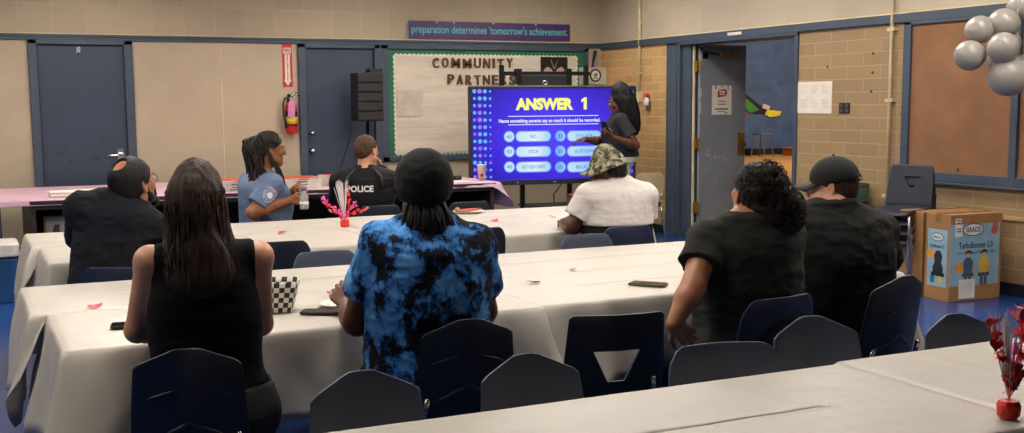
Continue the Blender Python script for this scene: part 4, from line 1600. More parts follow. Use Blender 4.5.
def centerpiece(loc, label, seed, arms, silver, s=1.0, hsz=1.0):
    c = thing('centerpiece', label, 'centerpiece', loc, 0, None)
    rr = random.Random(seed)
    m = MB()
    n = 20
    prof = [(0, 0), (.024, 0), (.029, .01), (.030, .035), (.025, .048), (.010, .05), (0, .045)]
    m.lathe([(r * s, z * s) for r, z in prof], (0, 0, 0), n)
    m.v = [(x + rr.uniform(-.002, .002) * s, y + rr.uniform(-.002, .002) * s, z) for x, y, z in m.v]
    m.build('foil_base', M_redfoil, c)
    m = MB()
    for k in range(silver[1]):
        a = rr.uniform(0, 2 * PI)
        sp = rr.uniform(0, .05) * s
        d = Vector(silver[0])
        tip = d + Vector((math.cos(a) * sp, math.sin(a) * sp, rr.uniform(-.05, .015) * s))
        m.tube([(0, 0, .05 * s), tuple(tip * .5 + Vector((0, 0, .02 * s))), tuple(tip)], [.0022 * s, .0019 * s, .0014 * s], 4)
    m.build('silver_spray', M_silver, c)
    for path, mtl, nh in arms:
        m = MB()
        P = [Vector(p) for p in path]
        # smooth the polyline
        Q = []
        for i in range(25):
            t = i / 24 * (len(P) - 1)
            k = min(int(t), len(P) - 2)
            f = t - k
            p0, p1, p2, p3 = P[max(k - 1, 0)], P[k], P[k + 1], P[min(k + 2, len(P) - 1)]
            Q.append(.5 * ((2 * p1) + (p2 - p0) * f + (2 * p0 - 5 * p1 + 4 * p2 - p3) * f * f + (3 * p1 - p0 - 3 * p2 + p3) * f ** 3))
        m.tube(Q, .0018 * s, 5)
        for h in range(nh):
            i = 3 + int((len(Q) - 4) * (h + .5) / nh)
            p = Q[min(i, 24)] + Vector((rr.uniform(-.012, .012), rr.uniform(-.012, .012), rr.uniform(-.012, .012))) * s
            q = Quaternion(Vector((rr.uniform(-1, 1), rr.uniform(-1, 1), rr.uniform(-1, 1))).normalized(), rr.uniform(0, 6))
            ax, ay = q @ Vector((1, 0, 0)), q @ Vector((0, 0, 1))
            hs_ = rr.uniform(.020, .032) * s * hsz
            pts = heart2d(hs_)
            m.prism(pts, p, ax, ay, (ax.cross(ay)) * .001)
        m.build('heart_garland', mtl, c)
    return c


centerpiece((2.265, 7.30, TZ + .002), 'red and pink heart spray centrepiece before the police vest', 4,
            [([(0, 0, .05), (-.05, -.02, .11), (-.12, -.03, .15), (-.155, -.03, .21)], M_pinkfoil, 16),
             ([(0, 0, .05), (-.03, .03, .10), (-.09, .05, .12), (-.13, .05, .19)], M_redfoil, 14),
             ([(0, 0, .05), (.06, 0, .095), (.12, 0, .105), (.17, .02, .12)], M_redfoil, 13),
             ([(0, 0, .05), (.02, -.03, .13), (.03, -.03, .19), (.02, -.03, .27)], M_redfoil, 9),
             ([(0, 0, .05), (.04, .02, .11), (.08, .02, .13), (.09, .02, .17)], M_pinkfoil, 8)],
            ((-.025, 0, .30), 34), 1.05)
centerpiece((2.366, 2.02, TZ + .004), 'red and magenta heart spray centrepiece at the right end of the front table', 9,
            [([(0, 0, .05), (-.005, 0, .10), (-.03, -.01, .16), (-.07, -.01, .21), (-.075, -.01, .26)], M_redfoil, 16),
             ([(0, 0, .05), (.0, -.01, .09), (.0, -.02, .12), (-.01, -.02, .15)], M_redfoil, 7),
             ([(0, 0, .05), (.015, 0, .12), (.04, .0, .2), (.025, 0, .26), (.035, 0, .29)], M_redfoil, 14),
             ([(0, 0, .05), (.03, .01, .13), (.05, .01, .19), (.06, .01, .25)], M_pinkfoil, 22),
             ([(0, 0, .05), (.045, -.03, .15), (.06, -.03, .18), (.075, -.03, .22)], M_pinkfoil, 10)],
            ((-.025, 0, .265), 40), .95, 1.25)

# red paper hearts scattered on the cloths
HP = [(.443, 4.823, 'red heart at the left end of the middle table by the black tank top', .032), (1.382, 4.675, 'red heart beside the tie-dye man on the middle table', .03),
      (2.293, 4.553, 'red heart on the middle table right of the tie-dye shoulder', .034), (2.636, 4.824, 'small red heart on the middle table before the white shirt', .026),
      (1.787, 7.109, 'red heart on the second table left of the heart spray', .036), (3.273, 7.104, 'red heart on the second table right of the tie-dye man', .036),
      (3.746, 7.149, 'red heart on the second table left of the white shirt', .034), (1.45, 4.30, 'tiny red heart beside the white napkin plate', .02)]
hp0 = None
for i, (x_, y_, l_, s_) in enumerate(HP):
    m = MB()
    pts = heart2d(s_ * 1.6)
    m.prism(pts, (0, 0, 0), (1, 0, 0), (0, .9, .25), (0, -.0005, .002))
    m.prism([(p[0] * .6 + .025, p[1] * .6 + .004) for p in pts], (0, 0, 0.001), (.9, .2, .1), (-.2, .9, .15), (0, 0, .002))
    h = m.build('paper_heart', mat('red_heart_foil', '#b8231f', .4), None, (x_, y_, TZ + .010))
    tag(h, l_, 'heart', 'red hearts scattered on the tablecloths')
    h.rotation_euler = (0, 0, i * 1.3)

# phones
M_glass = mat('dark_glass', '#0c0d10', .08, var=.02)


def phone(loc, rz, label, col='#15161a', w=.08, l=.165):
    p = thing('smartphone', label, 'phone', loc, rz)
    m = MB()
    m.prism(rrect(w, l, .012), (0, 0, 0), (1, 0, 0), (0, 1, 0), (0, 0, .009))
    m.build('case', mat('phone_' + col[1:], col, .4), p, bevel=.002)
    m = MB()
    m.prism(rrect(w - .008, l - .008, .010), (0, 0, .0091), (1, 0, 0), (0, 1, 0), (0, 0, .0008))
    m.build('screen', M_glass, p)
    m = MB()
    m.bb(w / 2, w / 2 + .0015, .02, .045, .003, .006)
    m.build('side_button', M_blackm, p)
    return p


phone((1.225, 4.265, TZ + .008), R(62), 'black phone lying on the middle table between basket and tie-dye man')
phone((.535, 4.34, TZ + .008), R(80), 'dark phone at the left elbow of the woman in the tank top')
phone((2.70, 4.25, TZ + .008), R(38), 'olive cased phone lying before the curly haired woman', '#4b4a34')

# plate with napkin
pl_ = thing('paper_plate', 'white plate with a napkin beside the tie-dye man', 'plate', (1.335, 4.40, TZ + .006))
MB().lathe([(0, 0), (.06, 0), (.085, .012), (.088, .014), (.06, .004), (0, .003)], (0, 0, 0), 26).build('dish', M_white, pl_, smooth=True)
m = MB()
m.prism([(-.05, -.04), (.05, -.05), (.06, .03), (-.03, .05)], (0, 0, .006), (1, 0, .1), (0, 1, .05), (0, 0, .006))
m.build('napkin', mat('napkin', '#d9d4cc', .8), pl_)
m = MB()
m.sphere((.05, -.01, .016), (.02, .016, .01), 10, 8)
m.build('yellow_scrap', mat('yellow_scrap', '#d5b23a', .5), pl_, smooth=True)
pz = thing('paper_plate', 'white plate with a slice of pizza on the second table behind the tie-dye man', 'plate', (3.36, 7.76, TZ + .006))
MB().lathe([(0, 0), (.085, 0), (.115, .014), (.118, .016), (.085, .005), (0, .004)], (0, 0, 0), 28).build('dish', M_white, pz, smooth=True)
m = MB()
m.prism([(-.09, -.05), (.10, -.01), (-.07, .07)], (0, 0, .012), (1, 0, .08), (0, 1, 0), (0, 0, .014))
m.build('pizza_slice', mat('pizza_top', '#a8452a', .6, var=.3, vscale=40, bump=.6, bscale=50), pz)
m = MB()
m.tube([(-.09, -.05, .02), (-.085, .01, .03), (-.07, .07, .02)], [.012, .016, .012], 8)
m.build('crust', mat('pizza_crust', '#b9803f', .7), pz, smooth=True)

# checkered basket
def checker_mat():
    t = NT('black_white_checker')
    v = t.coord((1, 1, 1), 'UV')
    ck = t.n('TexChecker')
    ck.inputs['Scale'].default_value = 1
    ck.inputs['Color1'].default_value = (*lin('#d8d2c8'), 1)
    ck.inputs['Color2'].default_value = (*lin('#141414'), 1)
    t.l(v, ck.inputs['Vector'])
    t.l(ck.outputs['Color'], t.b.inputs['Base Color'])
    t.b.inputs['Roughness'].default_value = .6
    return t.m


bk = thing('gift_basket', 'black and white checkered open basket beside the tank top woman', 'basket', (1.06, 4.43, TZ + .006), R(-20))
m = MB()
NB = 48
per = rrect(.21, .15, .03, 11)
P, uvs = [], []
for j in range(7):
    v = j / 6
    row = []
    for k, (x_, y_) in enumerate(per):
        s_ = .82 + .26 * v
        zz = .108 * v + (.012 * v * math.cos(4 * math.atan2(y_, x_)) * -1)
        row.append((x_ * s_, y_ * s_, zz))
    P.append(row)
m.grid(P, closed_v=True)
o = m.build('basket_wall', checker_mat(), bk, smooth=True, solid=.004, fixn=False)
uv = o.data.uv_layers.new(name='uv')
nper = len(per)
arc = [0]
for k in range(nper):
    arc.append(arc[-1] + math.dist(per[k], per[(k + 1) % nper]))
for pl2 in o.data.polygons:
    for li, vi in zip(pl2.loop_indices, pl2.vertices):
        j, k = divmod(vi, nper)
        kk = k
        if pl2.vertices[0] % nper == nper - 1 or pl2.vertices[1] % nper == nper - 1:
            if k == 0 and any(q % nper == nper - 1 for q in pl2.vertices):
                kk = nper
        # arc length along the loop
        uv.data[li].uv = (arc[kk] / arc[-1] * 32, j / 6 * 6)
m = MB()
m.prism([(p[0] * .82, p[1] * .82) for p in per], (0, 0, .0), (1, 0, 0), (0, 1, 0), (0, 0, .004))
m.build('basket_floor', M_black, bk)

# pizza boxes on the pink cloth
M_pbox = mat('white_card_box', '#cfc7bb', .65)
M_ptop = mat('red_printed_lid', '#c4422c', .55, var=.06)


def pizza_box(loc, rz, label, lid=True):
    b = thing('pizza_box', label, 'pizza box', loc, rz, 'pizza boxes on the pink cloth')
    MB().bb(-.205, .205, -.205, .205, 0, .032).build('tray', M_pbox, b, bevel=.002)
    MB().bb(-.207, .207, -.207, .207, .033, .047).build('lid', M_pbox, b, bevel=.002)
    m = MB()
    m.bb(-.19, .19, -.19, .19, .0472, .0482)
    m.build('lid_print', M_ptop if lid else M_pbox, b)
    m = MB()
    m.bb(-.02, .08, -.2085, -.207, .036, .045)
    m.bb(-.04, .06, -.2065, -.205, .010, .022)
    m.build('edge_print', mat('grey_print', '#5b4c48', .7), b)
    return b


for (x_, y_, rz, lb1, lb2) in ((2.27, 10.99, R(3), 'lower pizza box left of the blue uniform', 'upper red lidded pizza box left of the blue uniform'),
                               (2.93, 11.02, R(-4), 'lower pizza box right of the blue uniform', 'upper red lidded pizza box right of the blue uniform'),
                               (3.46, 11.15, R(3), 'lower pizza box next to the police vest', 'upper red lidded pizza box next to the police vest')):
    pizza_box((x_, y_, TZ + .006), rz, lb1, False)
    pizza_box((x_ + .01, y_ + .008, TZ + .0555), rz + R(2), lb2, True)
for i, (x_, y_, l_) in enumerate(((.78, 11.02, 'left white foam tray on the pink cloth below the first door'), (.985, 11.06, 'right white foam tray on the pink cloth below the first door'))):
    t = thing('foam_tray', l_, 'tray', (x_, y_, TZ + .006), R(4), 'white foam trays on the pink cloth')
    MB().bb(-.1, .1, -.09, .09, 0, .03).build('tray', M_white, t, bevel=.01)
    MB().bb(-.102, .102, -.092, .092, .0305, .052).build('lid', M_white, t, bevel=.012)
cu = thing('paper_cup', 'white paper cup with a red mark at the right end of the pink cloth', 'cup', (4.92, 11.0, TZ + .006))
MB().lathe([(0, .002), (.034, .002), (.036, .0), (.048, .155), (.051, .157), (.051, .163), (.046, .163), (.034, .01), (0, .01)], (0, 0, 0), 24).build('cup_body', M_white, cu, smooth=True)
m = MB()
m.prism(circle(.016, 14), (-.018, -.0405, .055), (1, -.2, 0), (0, -.08, 1), (0, -.002, 0))
m.build('red_mark', M_red, cu)
for (x_, y_, l_, nm, dd, c) in ((4.72, 11.2, 'small black device beside the paper cup', 'charger', (.09, .06, .045), '#151517'), (4.50, 11.1, 'black box with an orange stripe left of the paper cup', 'radio', (.11, .07, .075), '#1a1512')):
    t = thing(nm, l_, 'device', (x_, y_, TZ + .006), R(10))
    MB().bb(-dd[0] / 2, dd[0] / 2, -dd[1] / 2, dd[1] / 2, 0, dd[2]).build('case', mat('dev_' + c[1:], c, .4), t, bevel=.008)
    MB().bb(-dd[0] / 2 + .01, dd[0] / 2 - .01, -dd[1] / 2 - .002, -dd[1] / 2, dd[2] * .55, dd[2] * .75).build('stripe', mat('orange_stripe', '#c9702a', .5) if nm == 'radio' else mat('grey_stripe', '#4a4a4c', .5), t)
pp_ = MB().bb(-.2, .16, -.1, .1, 0, .004).build('paper_sheet', M_white, None, (4.60, 10.92, TZ + .006))
tag(pp_, 'white paper sheet at the right front of the pink cloth', 'paper')

# yellow box on the low shelf of the left desk
yb = thing('yellow_box', 'yellow framed box with a brown boot picture on the low desk shelf', 'box', (.80, 11.12, .326))
MB().bb(-.17, .17, 0, .2, 0, .24).build('carton', mat('yellow_card', '#d0a42c', .6), yb, bevel=.004)
MB().bb(-.15, .07, -.002, 0, .05, .225).build('picture_panel', M_white, yb)
MB().prism([(-.06, 0), (.05, 0), (.05, .03), (.01, .04), (.015, .10), (-.03, .10), (-.05, .04)], (-.05, -.002, .06), AX, AZ, (0, -.002, 0)).build('boot_picture', mat('boot_brown', '#7a4a28', .7), yb)

# cooler
co = thing('cooler', 'blue cooler with a white lid on the floor at the left edge', 'cooler', (.03, 10.05, 0))
m = MB()
m.prism(rrect(.64, .40, .05), (0, 0, .0), (1, 0, 0), (0, 1, 0), (0, 0, .35))
m.build('body', mat('cooler_blue', '#1c4272', .4), co, bevel=.01)
m = MB()
m.prism(rrect(.68, .44, .06), (0, 0, .365), (1, 0, 0), (0, 1, 0), (0, 0, .11))
m.build('lid', mat('cooler_white', '#cfcac0', .4), co, bevel=.02, seg=3)
m = MB()
m.prism(rrect(.62, .38, .05), (0, 0, .35), (1, 0, 0), (0, 1, 0), (0, 0, .015))
m.build('lid_gap', M_black, co)  # black strip drawn as the dark gap between body and lid
m = MB()
m.tube([(.33, -.1, .25), (.36, -.1, .28), (.36, .1, .28), (.33, .1, .25)], .012, 8)
m.tube([(-.33, -.1, .25), (-.36, -.1, .28), (-.36, .1, .28), (-.33, .1, .25)], .012, 8)
m.build('handle', M_white, co)
# ------------------------------------------------------------------ implicit surfaces for figures
def vnoise(x, y, z, seed=0):
    """smooth value noise on arrays, about -1..1"""
    xi, yi, zi = np.floor(x).astype(np.int64), np.floor(y).astype(np.int64), np.floor(z).astype(np.int64)
    xf, yf, zf = x - xi, y - yi, z - zi

    def fade(t):
        return t * t * (3 - 2 * t)
    u, v, w = fade(xf), fade(yf), fade(zf)

    def h(a, b, c):
        n = (a * 374761393 + b * 668265263 + c * 2147483647 + seed * 974634777) & 0xffffffff
        n = ((n ^ (n >> 13)) * 1274126177) & 0xffffffff
        n = n ^ (n >> 16)
        return (n & 0xffff).astype(np.float32) / 32767.5 - 1
    r = 0
    for a in (0, 1):
        for b in (0, 1):
            for c in (0, 1):
                r = r + h(xi + a, yi + b, zi + c) * (u if a else 1 - u) * (v if b else 1 - v) * (w if c else 1 - w)
    return r


def V3(*a):
    return np.array(a, float) if len(a) > 1 else np.array(a[0], float)


def unit(v):
    v = V3(v)
    return v / (np.linalg.norm(v) + 1e-12)


class SDF:
    def __init__(s):
        s.p = []

    def cap(s, a, b, ra, rb=None, k=.02, mode='add', clip=None):
        a, b = V3(a), V3(b)
        rb = ra if rb is None else rb
        r = max(ra, rb)
        lo, hi = np.minimum(a, b) - r, np.maximum(a, b) + r
        ab = b - a
        L2 = ab @ ab + 1e-12

        def f(X, Y, Z):
            px, py, pz = X - a[0], Y - a[1], Z - a[2]
            t = np.clip((px * ab[0] + py * ab[1] + pz * ab[2]) / L2, 0, 1)
            d = np.sqrt((px - t * ab[0]) ** 2 + (py - t * ab[1]) ** 2 + (pz - t * ab[2]) ** 2) - (ra + (rb - ra) * t)
            if clip is not None:
                d = np.maximum(d, (X - clip[0][0]) * clip[1][0] + (Y - clip[0][1]) * clip[1][1] + (Z - clip[0][2]) * clip[1][2])
            return d
        s.p.append((mode, lo, hi, f, k))
        return s

    def chain(s, pts, rs, k=.02, mode='add'):
        for i in range(len(pts) - 1):
            s.cap(pts[i], pts[i + 1], rs[i], rs[i + 1], k, mode)
        return s

    def ell(s, c, r, M=None, k=.02, mode='add'):
        c, r = V3(c), V3(r)
        M = np.eye(3) if M is None else M
        R_ = max(r)
        ext = np.sqrt(((M * r) ** 2).sum(1))

        def f(X, Y, Z):
            px, py, pz = X - c[0], Y - c[1], Z - c[2]
            q = [(px * M[0, i] + py * M[1, i] + pz * M[2, i]) for i in range(3)]
            k0 = np.sqrt(sum((q[i] / r[i]) ** 2 for i in range(3)))
            k1 = np.sqrt(sum((q[i] / r[i] ** 2) ** 2 for i in range(3))) + 1e-9
            return k0 * (k0 - 1) / k1
        s.p.append((mode, c - ext, c + ext, f, k))
        return s

    def loft(s, p0, p1, side, secs, k=.03, e=2.3, mode='add', infl=0.0):
        """secs: (t, half width, half depth, forward offset); axis p0->p1"""
        p0, p1 = V3(p0), V3(p1)
        ax = p1 - p0
        L = np.linalg.norm(ax)
        ax = ax / L
        sd = V3(side)
        sd = unit(sd - ax * (sd @ ax))
        fw = np.cross(ax, sd)
        T = np.array([q[0] for q in secs], float)
        tt = np.linspace(T[0], T[-1], 60)

        def smooth(col):
            y = np.array([q[col] for q in secs], float)
            m = np.gradient(y, T)
            i = np.clip(np.searchsorted(T, tt, 'right') - 1, 0, len(T) - 2)
            h = T[i + 1] - T[i]
            f = (tt - T[i]) / h
            return ((2 * f ** 3 - 3 * f ** 2 + 1) * y[i] + (f ** 3 - 2 * f ** 2 + f) * h * m[i]
                    + (-2 * f ** 3 + 3 * f ** 2) * y[i + 1] + (f ** 3 - f ** 2) * h * m[i + 1])
        Wt, Dt, Ot = np.maximum(smooth(1), .01) + infl, np.maximum(smooth(2), .01) + infl, smooth(3)
        pts = []
        for i in range(60):
            c = p0 + ax * L * tt[i] + fw * Ot[i]
            r = abs(sd) * Wt[i] + abs(fw) * Dt[i] + abs(ax) * .01
            pts += [c - r, c + r]
        lo, hi = np.min(pts, 0), np.max(pts, 0)

        def f(X, Y, Z):
            px, py, pz = X - p0[0], Y - p0[1], Z - p0[2]
            t = (px * ax[0] + py * ax[1] + pz * ax[2]) / L
            tc = np.clip(t, T[0], T[-1])
            w, d, o = np.interp(tc, tt, Wt), np.interp(tc, tt, Dt), np.interp(tc, tt, Ot)
            u = (px * sd[0] + py * sd[1] + pz * sd[2])
            v = (px * fw[0] + py * fw[1] + pz * fw[2]) - o
            q = ((abs(u) / w) ** e + (abs(v) / d) ** e) ** (1 / e)
            g = np.sqrt((u / w ** 2) ** 2 + (v / d ** 2) ** 2) + 1e-6
            q2 = np.sqrt((u / w) ** 2 + (v / d) ** 2) + 1e-6
            dr = (q - 1) * q2 / g
            dr = np.where(q < .3, -np.minimum(w, d) * (1 - q), dr)
            da = np.maximum(T[0] - t, t - T[-1]) * L
            return np.sqrt(np.maximum(dr, 0) ** 2 + np.maximum(da, 0) ** 2) + np.minimum(np.maximum(dr, da), 0)
        s.p.append((mode, lo, hi, f, k))
        return s

    def plane(s, p, n, k=.006, c=None, r=None):
        """removes what lies on the side n of p (within a ball box c, r when given)"""
        p, n = V3(p), unit(n)

        def f(X, Y, Z):
            return (X - p[0]) * n[0] + (Y - p[1]) * n[1] + (Z - p[2]) * n[2]
        if c is None:
            s.p.append(('cut', None, None, f, k))
        else:
            c = V3(c)
            s.p.append(('cut', c - r, c + r, f, k))
        return s

    def noise(s, amp, freq, seed=0, ridged=False, c=None, r=None):
        fr = V3(freq) if not np.isscalar(freq) else V3(freq, freq, freq)

        def f(X, Y, Z):
            n = vnoise(X * fr[0], Y * fr[1], Z * fr[2], seed)
            if ridged:
                n = 1 - 2 * np.abs(n)
            return n * amp
        if c is None:
            s.p.append(('noise', None, None, f, 0))
        else:
            c = V3(c)
            s.p.append(('noise', c - r, c + r, f, 0))
        return s

    def folds(s, seed=0, amp=.006, freq=(9, 9, 14)):
        s.noise(amp, freq, seed, True)
        s.noise(amp * .45, tuple(2.3 * q for q in freq), seed + 7, True)
        return s

    def bounds(s):
        lo = np.min([q[1] for q in s.p if q[0] == 'add'], 0)
        hi = np.max([q[2] for q in s.p if q[0] == 'add'], 0)
        return lo, hi

    def field(s, lo, n, h):
        F = np.full(n, .3, np.float32)
        ax = [lo[i] + np.arange(n[i]) * h for i in range(3)]
        for mode, a, b, f, k in s.p:
            if a is None:
                sl = [slice(0, n[i]) for i in range(3)]
            else:
                m = k + 2.5 * h + .004
                sl = []
                for i in range(3):
                    i0 = max(0, int(math.floor((a[i] - m - lo[i]) / h)))
                    i1 = min(n[i], int(math.ceil((b[i] + m - lo[i]) / h)) + 1)
                    sl.append(slice(i0, i1))
                if any(q.start >= q.stop for q in sl):
                    continue
            X = ax[0][sl[0]][:, None, None]
            Y = ax[1][sl[1]][None, :, None]
            Z = ax[2][sl[2]][None, None, :]
            sub = F[sl[0], sl[1], sl[2]]
            d = f(X, Y, Z).astype(np.float32)
            if mode == 'add':
                hh = np.maximum(k - np.abs(sub - d), 0) / max(k, 1e-6)
                F[sl[0], sl[1], sl[2]] = np.minimum(sub, d) - hh * hh * k * .25
            elif mode == 'sub':
                d = -d
                hh = np.maximum(k - np.abs(sub - d), 0) / max(k, 1e-6)
                F[sl[0], sl[1], sl[2]] = np.maximum(sub, d) + hh * hh * k * .25
            elif mode == 'cut':
                hh = np.maximum(k - np.abs(sub - d), 0) / max(k, 1e-6)
                F[sl[0], sl[1], sl[2]] = np.maximum(sub, d) + hh * hh * k * .25
            elif mode == 'noise':
                near = np.clip(1 - np.abs(sub) / .05, 0, 1)
                F[sl[0], sl[1], sl[2]] = sub - d * near
        return F

    def mesh(s, h, lo=None, hi=None, holes=()):
        """surface nets; holes = boxes (lo, hi) to leave out"""
        if lo is None:
            lo, hi = s.bounds()
            lo, hi = lo - 3 * h - .01, hi + 3 * h + .01
        lo, hi = V3(lo), V3(hi)
        n = [int(math.ceil((hi[i] - lo[i]) / h)) + 1 for i in range(3)]
        F = s.field(lo, n, h)
        S_ = F < 0
        cnt = np.zeros([q - 1 for q in n], np.int8)
        for a in (0, 1):
            for b in (0, 1):
                for c in (0, 1):
                    cnt += S_[a:n[0] - 1 + a, b:n[1] - 1 + b, c:n[2] - 1 + c]
        mixed = (cnt > 0) & (cnt < 8)
        for (a, b) in holes:
            sl = []
            for i in range(3):
                i0 = int(math.ceil((a[i] - lo[i]) / h + .2))
                i1 = int(math.floor((b[i] - lo[i]) / h - 1.2))
                sl.append(slice(max(i0, 0), max(min(i1, n[i] - 1), 0)))
            mixed[sl[0], sl[1], sl[2]] = False
        I, J, K = np.nonzero(mixed)
        idx = np.full(mixed.shape, -1, np.int64)
        idx[I, J, K] = np.arange(len(I))
        acc = np.zeros((len(I), 3))
        num = np.zeros(len(I))
        C = [(a, b, c) for a in (0, 1) for b in (0, 1) for c in (0, 1)]
        val = {c: F[I + c[0], J + c[1], K + c[2]] for c in C}
        for c in C:
            for axs in range(3):
                if c[axs] == 1:
                    continue
                d = list(c)
                d[axs] = 1
                d = tuple(d)
                fa, fb = val[c], val[d]
                cr = (fa < 0) != (fb < 0)
                t = np.where(cr, fa / np.where(cr, fa - fb, 1), 0)
                for q in range(3):
                    acc[:, q] += np.where(cr, c[q] + (t if q == axs else 0), 0)
                num += cr
        acc /= np.maximum(num, 1)[:, None]
        P = lo + (np.stack([I, J, K], 1) + acc) * h
        Q = []
        for axs in range(3):
            o1, o2 = (axs + 1) % 3, (axs + 2) % 3
            A = [slice(None)] * 3
            B = [slice(None)] * 3
            A[axs], B[axs] = slice(0, n[axs] - 1), slice(1, n[axs])
            A[o1] = B[o1] = slice(1, n[o1] - 1)
            A[o2] = B[o2] = slice(1, n[o2] - 1)
            sa, sb = S_[tuple(A)], S_[tuple(B)]
            e = np.stack(np.nonzero(sa != sb), 1)
            if not len(e):
                continue
            inside = sa[e[:, 0], e[:, 1], e[:, 2]]

            def cell(d1, d2):
                q = e.copy()
                q[:, o1] += d1
                q[:, o2] += d2
                return idx[q[:, 0], q[:, 1], q[:, 2]]
            q = np.stack([cell(0, 0), cell(1, 0), cell(1, 1), cell(0, 1)], 1)
            q[~inside] = q[~inside][:, ::-1]
            Q.append(q[(q >= 0).all(1)])
        Q = np.concatenate(Q) if Q else np.zeros((0, 4), int)
        return P, Q


def join(parts):
    v, f, o = [], [], 0
    for P, Q in parts:
        v.append(P)
        f.append(Q + o)
        o += len(P)
    return np.concatenate(v), np.concatenate(f)


def mesh_obj(name, P, Q, mtl, parent=None):
    me = bpy.data.meshes.new(name)
    me.vertices.add(len(P))
    me.vertices.foreach_set('co', np.asarray(P, np.float32).ravel())
    me.loops.add(len(Q) * 4)
    me.loops.foreach_set('vertex_index', np.asarray(Q, np.int32).ravel())
    me.polygons.add(len(Q))
    me.polygons.foreach_set('loop_start', np.arange(0, len(Q) * 4, 4, dtype=np.int32))
    me.update(calc_edges=True)
    me.validate()
    me.polygons.foreach_set('use_smooth', [True] * len(me.polygons))
    me.materials.append(mtl)
    o = bpy.data.objects.new(name, me)
    COL.objects.link(o)
    if parent:
        o.parent = parent
    return o


def sdf_obj(name, s, h, mtl, parent=None):
    return mesh_obj(name, *s.mesh(h), mtl, parent)


# ------------------------------------------------------------------ materials of people
def skin_mat(name, color):
    t = NT(name)
    v = t.coord()
    c = t.ramp(t.noise(v, 14, 4), [(.3, scale_c(color, .92)), (.7, scale_c(color, 1.07))])
    t.l(c, t.b.inputs['Base Color'])
    t.b.inputs['Roughness'].default_value = .45
    t.b.inputs['Subsurface Weight'].default_value = .08
    t.b.inputs['Subsurface Radius'].default_value = (.01, .004, .002)
    t.bump(t.noise(v, 160, 3), .08, .002)
    return t.m


def hair_mat(name, c0, c1, stretch=(60, 60, 5)):
    t = NT(name)
    v = t.coord(stretch)
    c = t.ramp(t.noise(v, 1.0, 3), [(.35, c0), (.65, c1)])
    t.l(c, t.b.inputs['Base Color'])
    t.b.inputs['Roughness'].default_value = .6
    t.b.inputs['Specular IOR Level'].default_value = .3
    t.bump(t.noise(v, 1.6, 4), .6, .006)
    return t.m


def cloth_mat(name, color, rough=.85, var=.07, fs=7, bs=.35):
    t = NT(name)
    v = t.coord()
    c = t.ramp(t.noise(v, 5, 4), [(.3, scale_c(color, 1 - var)), (.7, scale_c(color, 1 + var))])
    t.l(c, t.b.inputs['Base Color'])
    t.b.inputs['Roughness'].default_value = rough
    t.b.inputs['Specular IOR Level'].default_value = .25
    t.bump(t.noise(t.coord((1, 1, 1.8)), fs, 3, .5, .6), bs, .03)
    return t.m


def tiedye_mat():
    t = NT('blue_black_tie_dye')
    v = t.coord((1, 1, .8))
    a = t.noise(v, 13, 7, .70, .25)
    b = t.noise(v, 4.5, 3, .5, .2)
    m1 = t.n('Math')
    m1.operation = 'MULTIPLY_ADD'
    m1.inputs[1].default_value = .45
    t.l(b, m1.inputs[0])
    t.l(a, m1.inputs[2])
    c = t.ramp(m1.outputs[0], [(.60, '#0c0d12'), (.695, '#11151f'), (.725, '#245592'), (.76, '#3f86d0'), (.85, '#66a6e6')])
    t.l(c, t.b.inputs['Base Color'])
    t.b.inputs['Roughness'].default_value = .85
    t.b.inputs['Specular IOR Level'].default_value = .25
    t.bump(t.noise(t.coord((1, 1, 1.8)), 7, 3, .5, .6), .35, .03)
    return t.m


def camo_mat():
    t = NT('woodland_camouflage')
    v = t.coord()
    c1 = t.ramp(t.noise(v, 26, 3, .55, .4), [(.0, '#2b2a1e'), (.40, '#45462f'), (.49, '#8a8468'), (.58, '#b0a88c'), (.66, '#554a36')], 'CONSTANT')
    t.l(c1, t.b.inputs['Base Color'])
    t.b.inputs['Roughness'].default_value = .9
    return t.m


SK_L = skin_mat('skin_light', '#cd9678')
SK_M = skin_mat('skin_tan', '#a86f4e')
SK_B = skin_mat('skin_brown', '#8a5231')
SK_D = skin_mat('skin_deep', '#5a3522')
H_BLACK = hair_mat('hair_black', '#060505', '#120e0d')
H_BROWN = hair_mat('hair_dark_brown', '#1b110d', '#402a1b')
H_SHORT = hair_mat('hair_short_brown', '#2e1d12', '#5a3c26', (90, 90, 40))
H_DREAD = hair_mat('hair_locs', '#090706', '#22160f', (50, 50, 50))
M_eye = mat('eye_white', '#cfc8c0', .3)
M_lens = mat('glasses_dark', '#1a1a1c', .3)


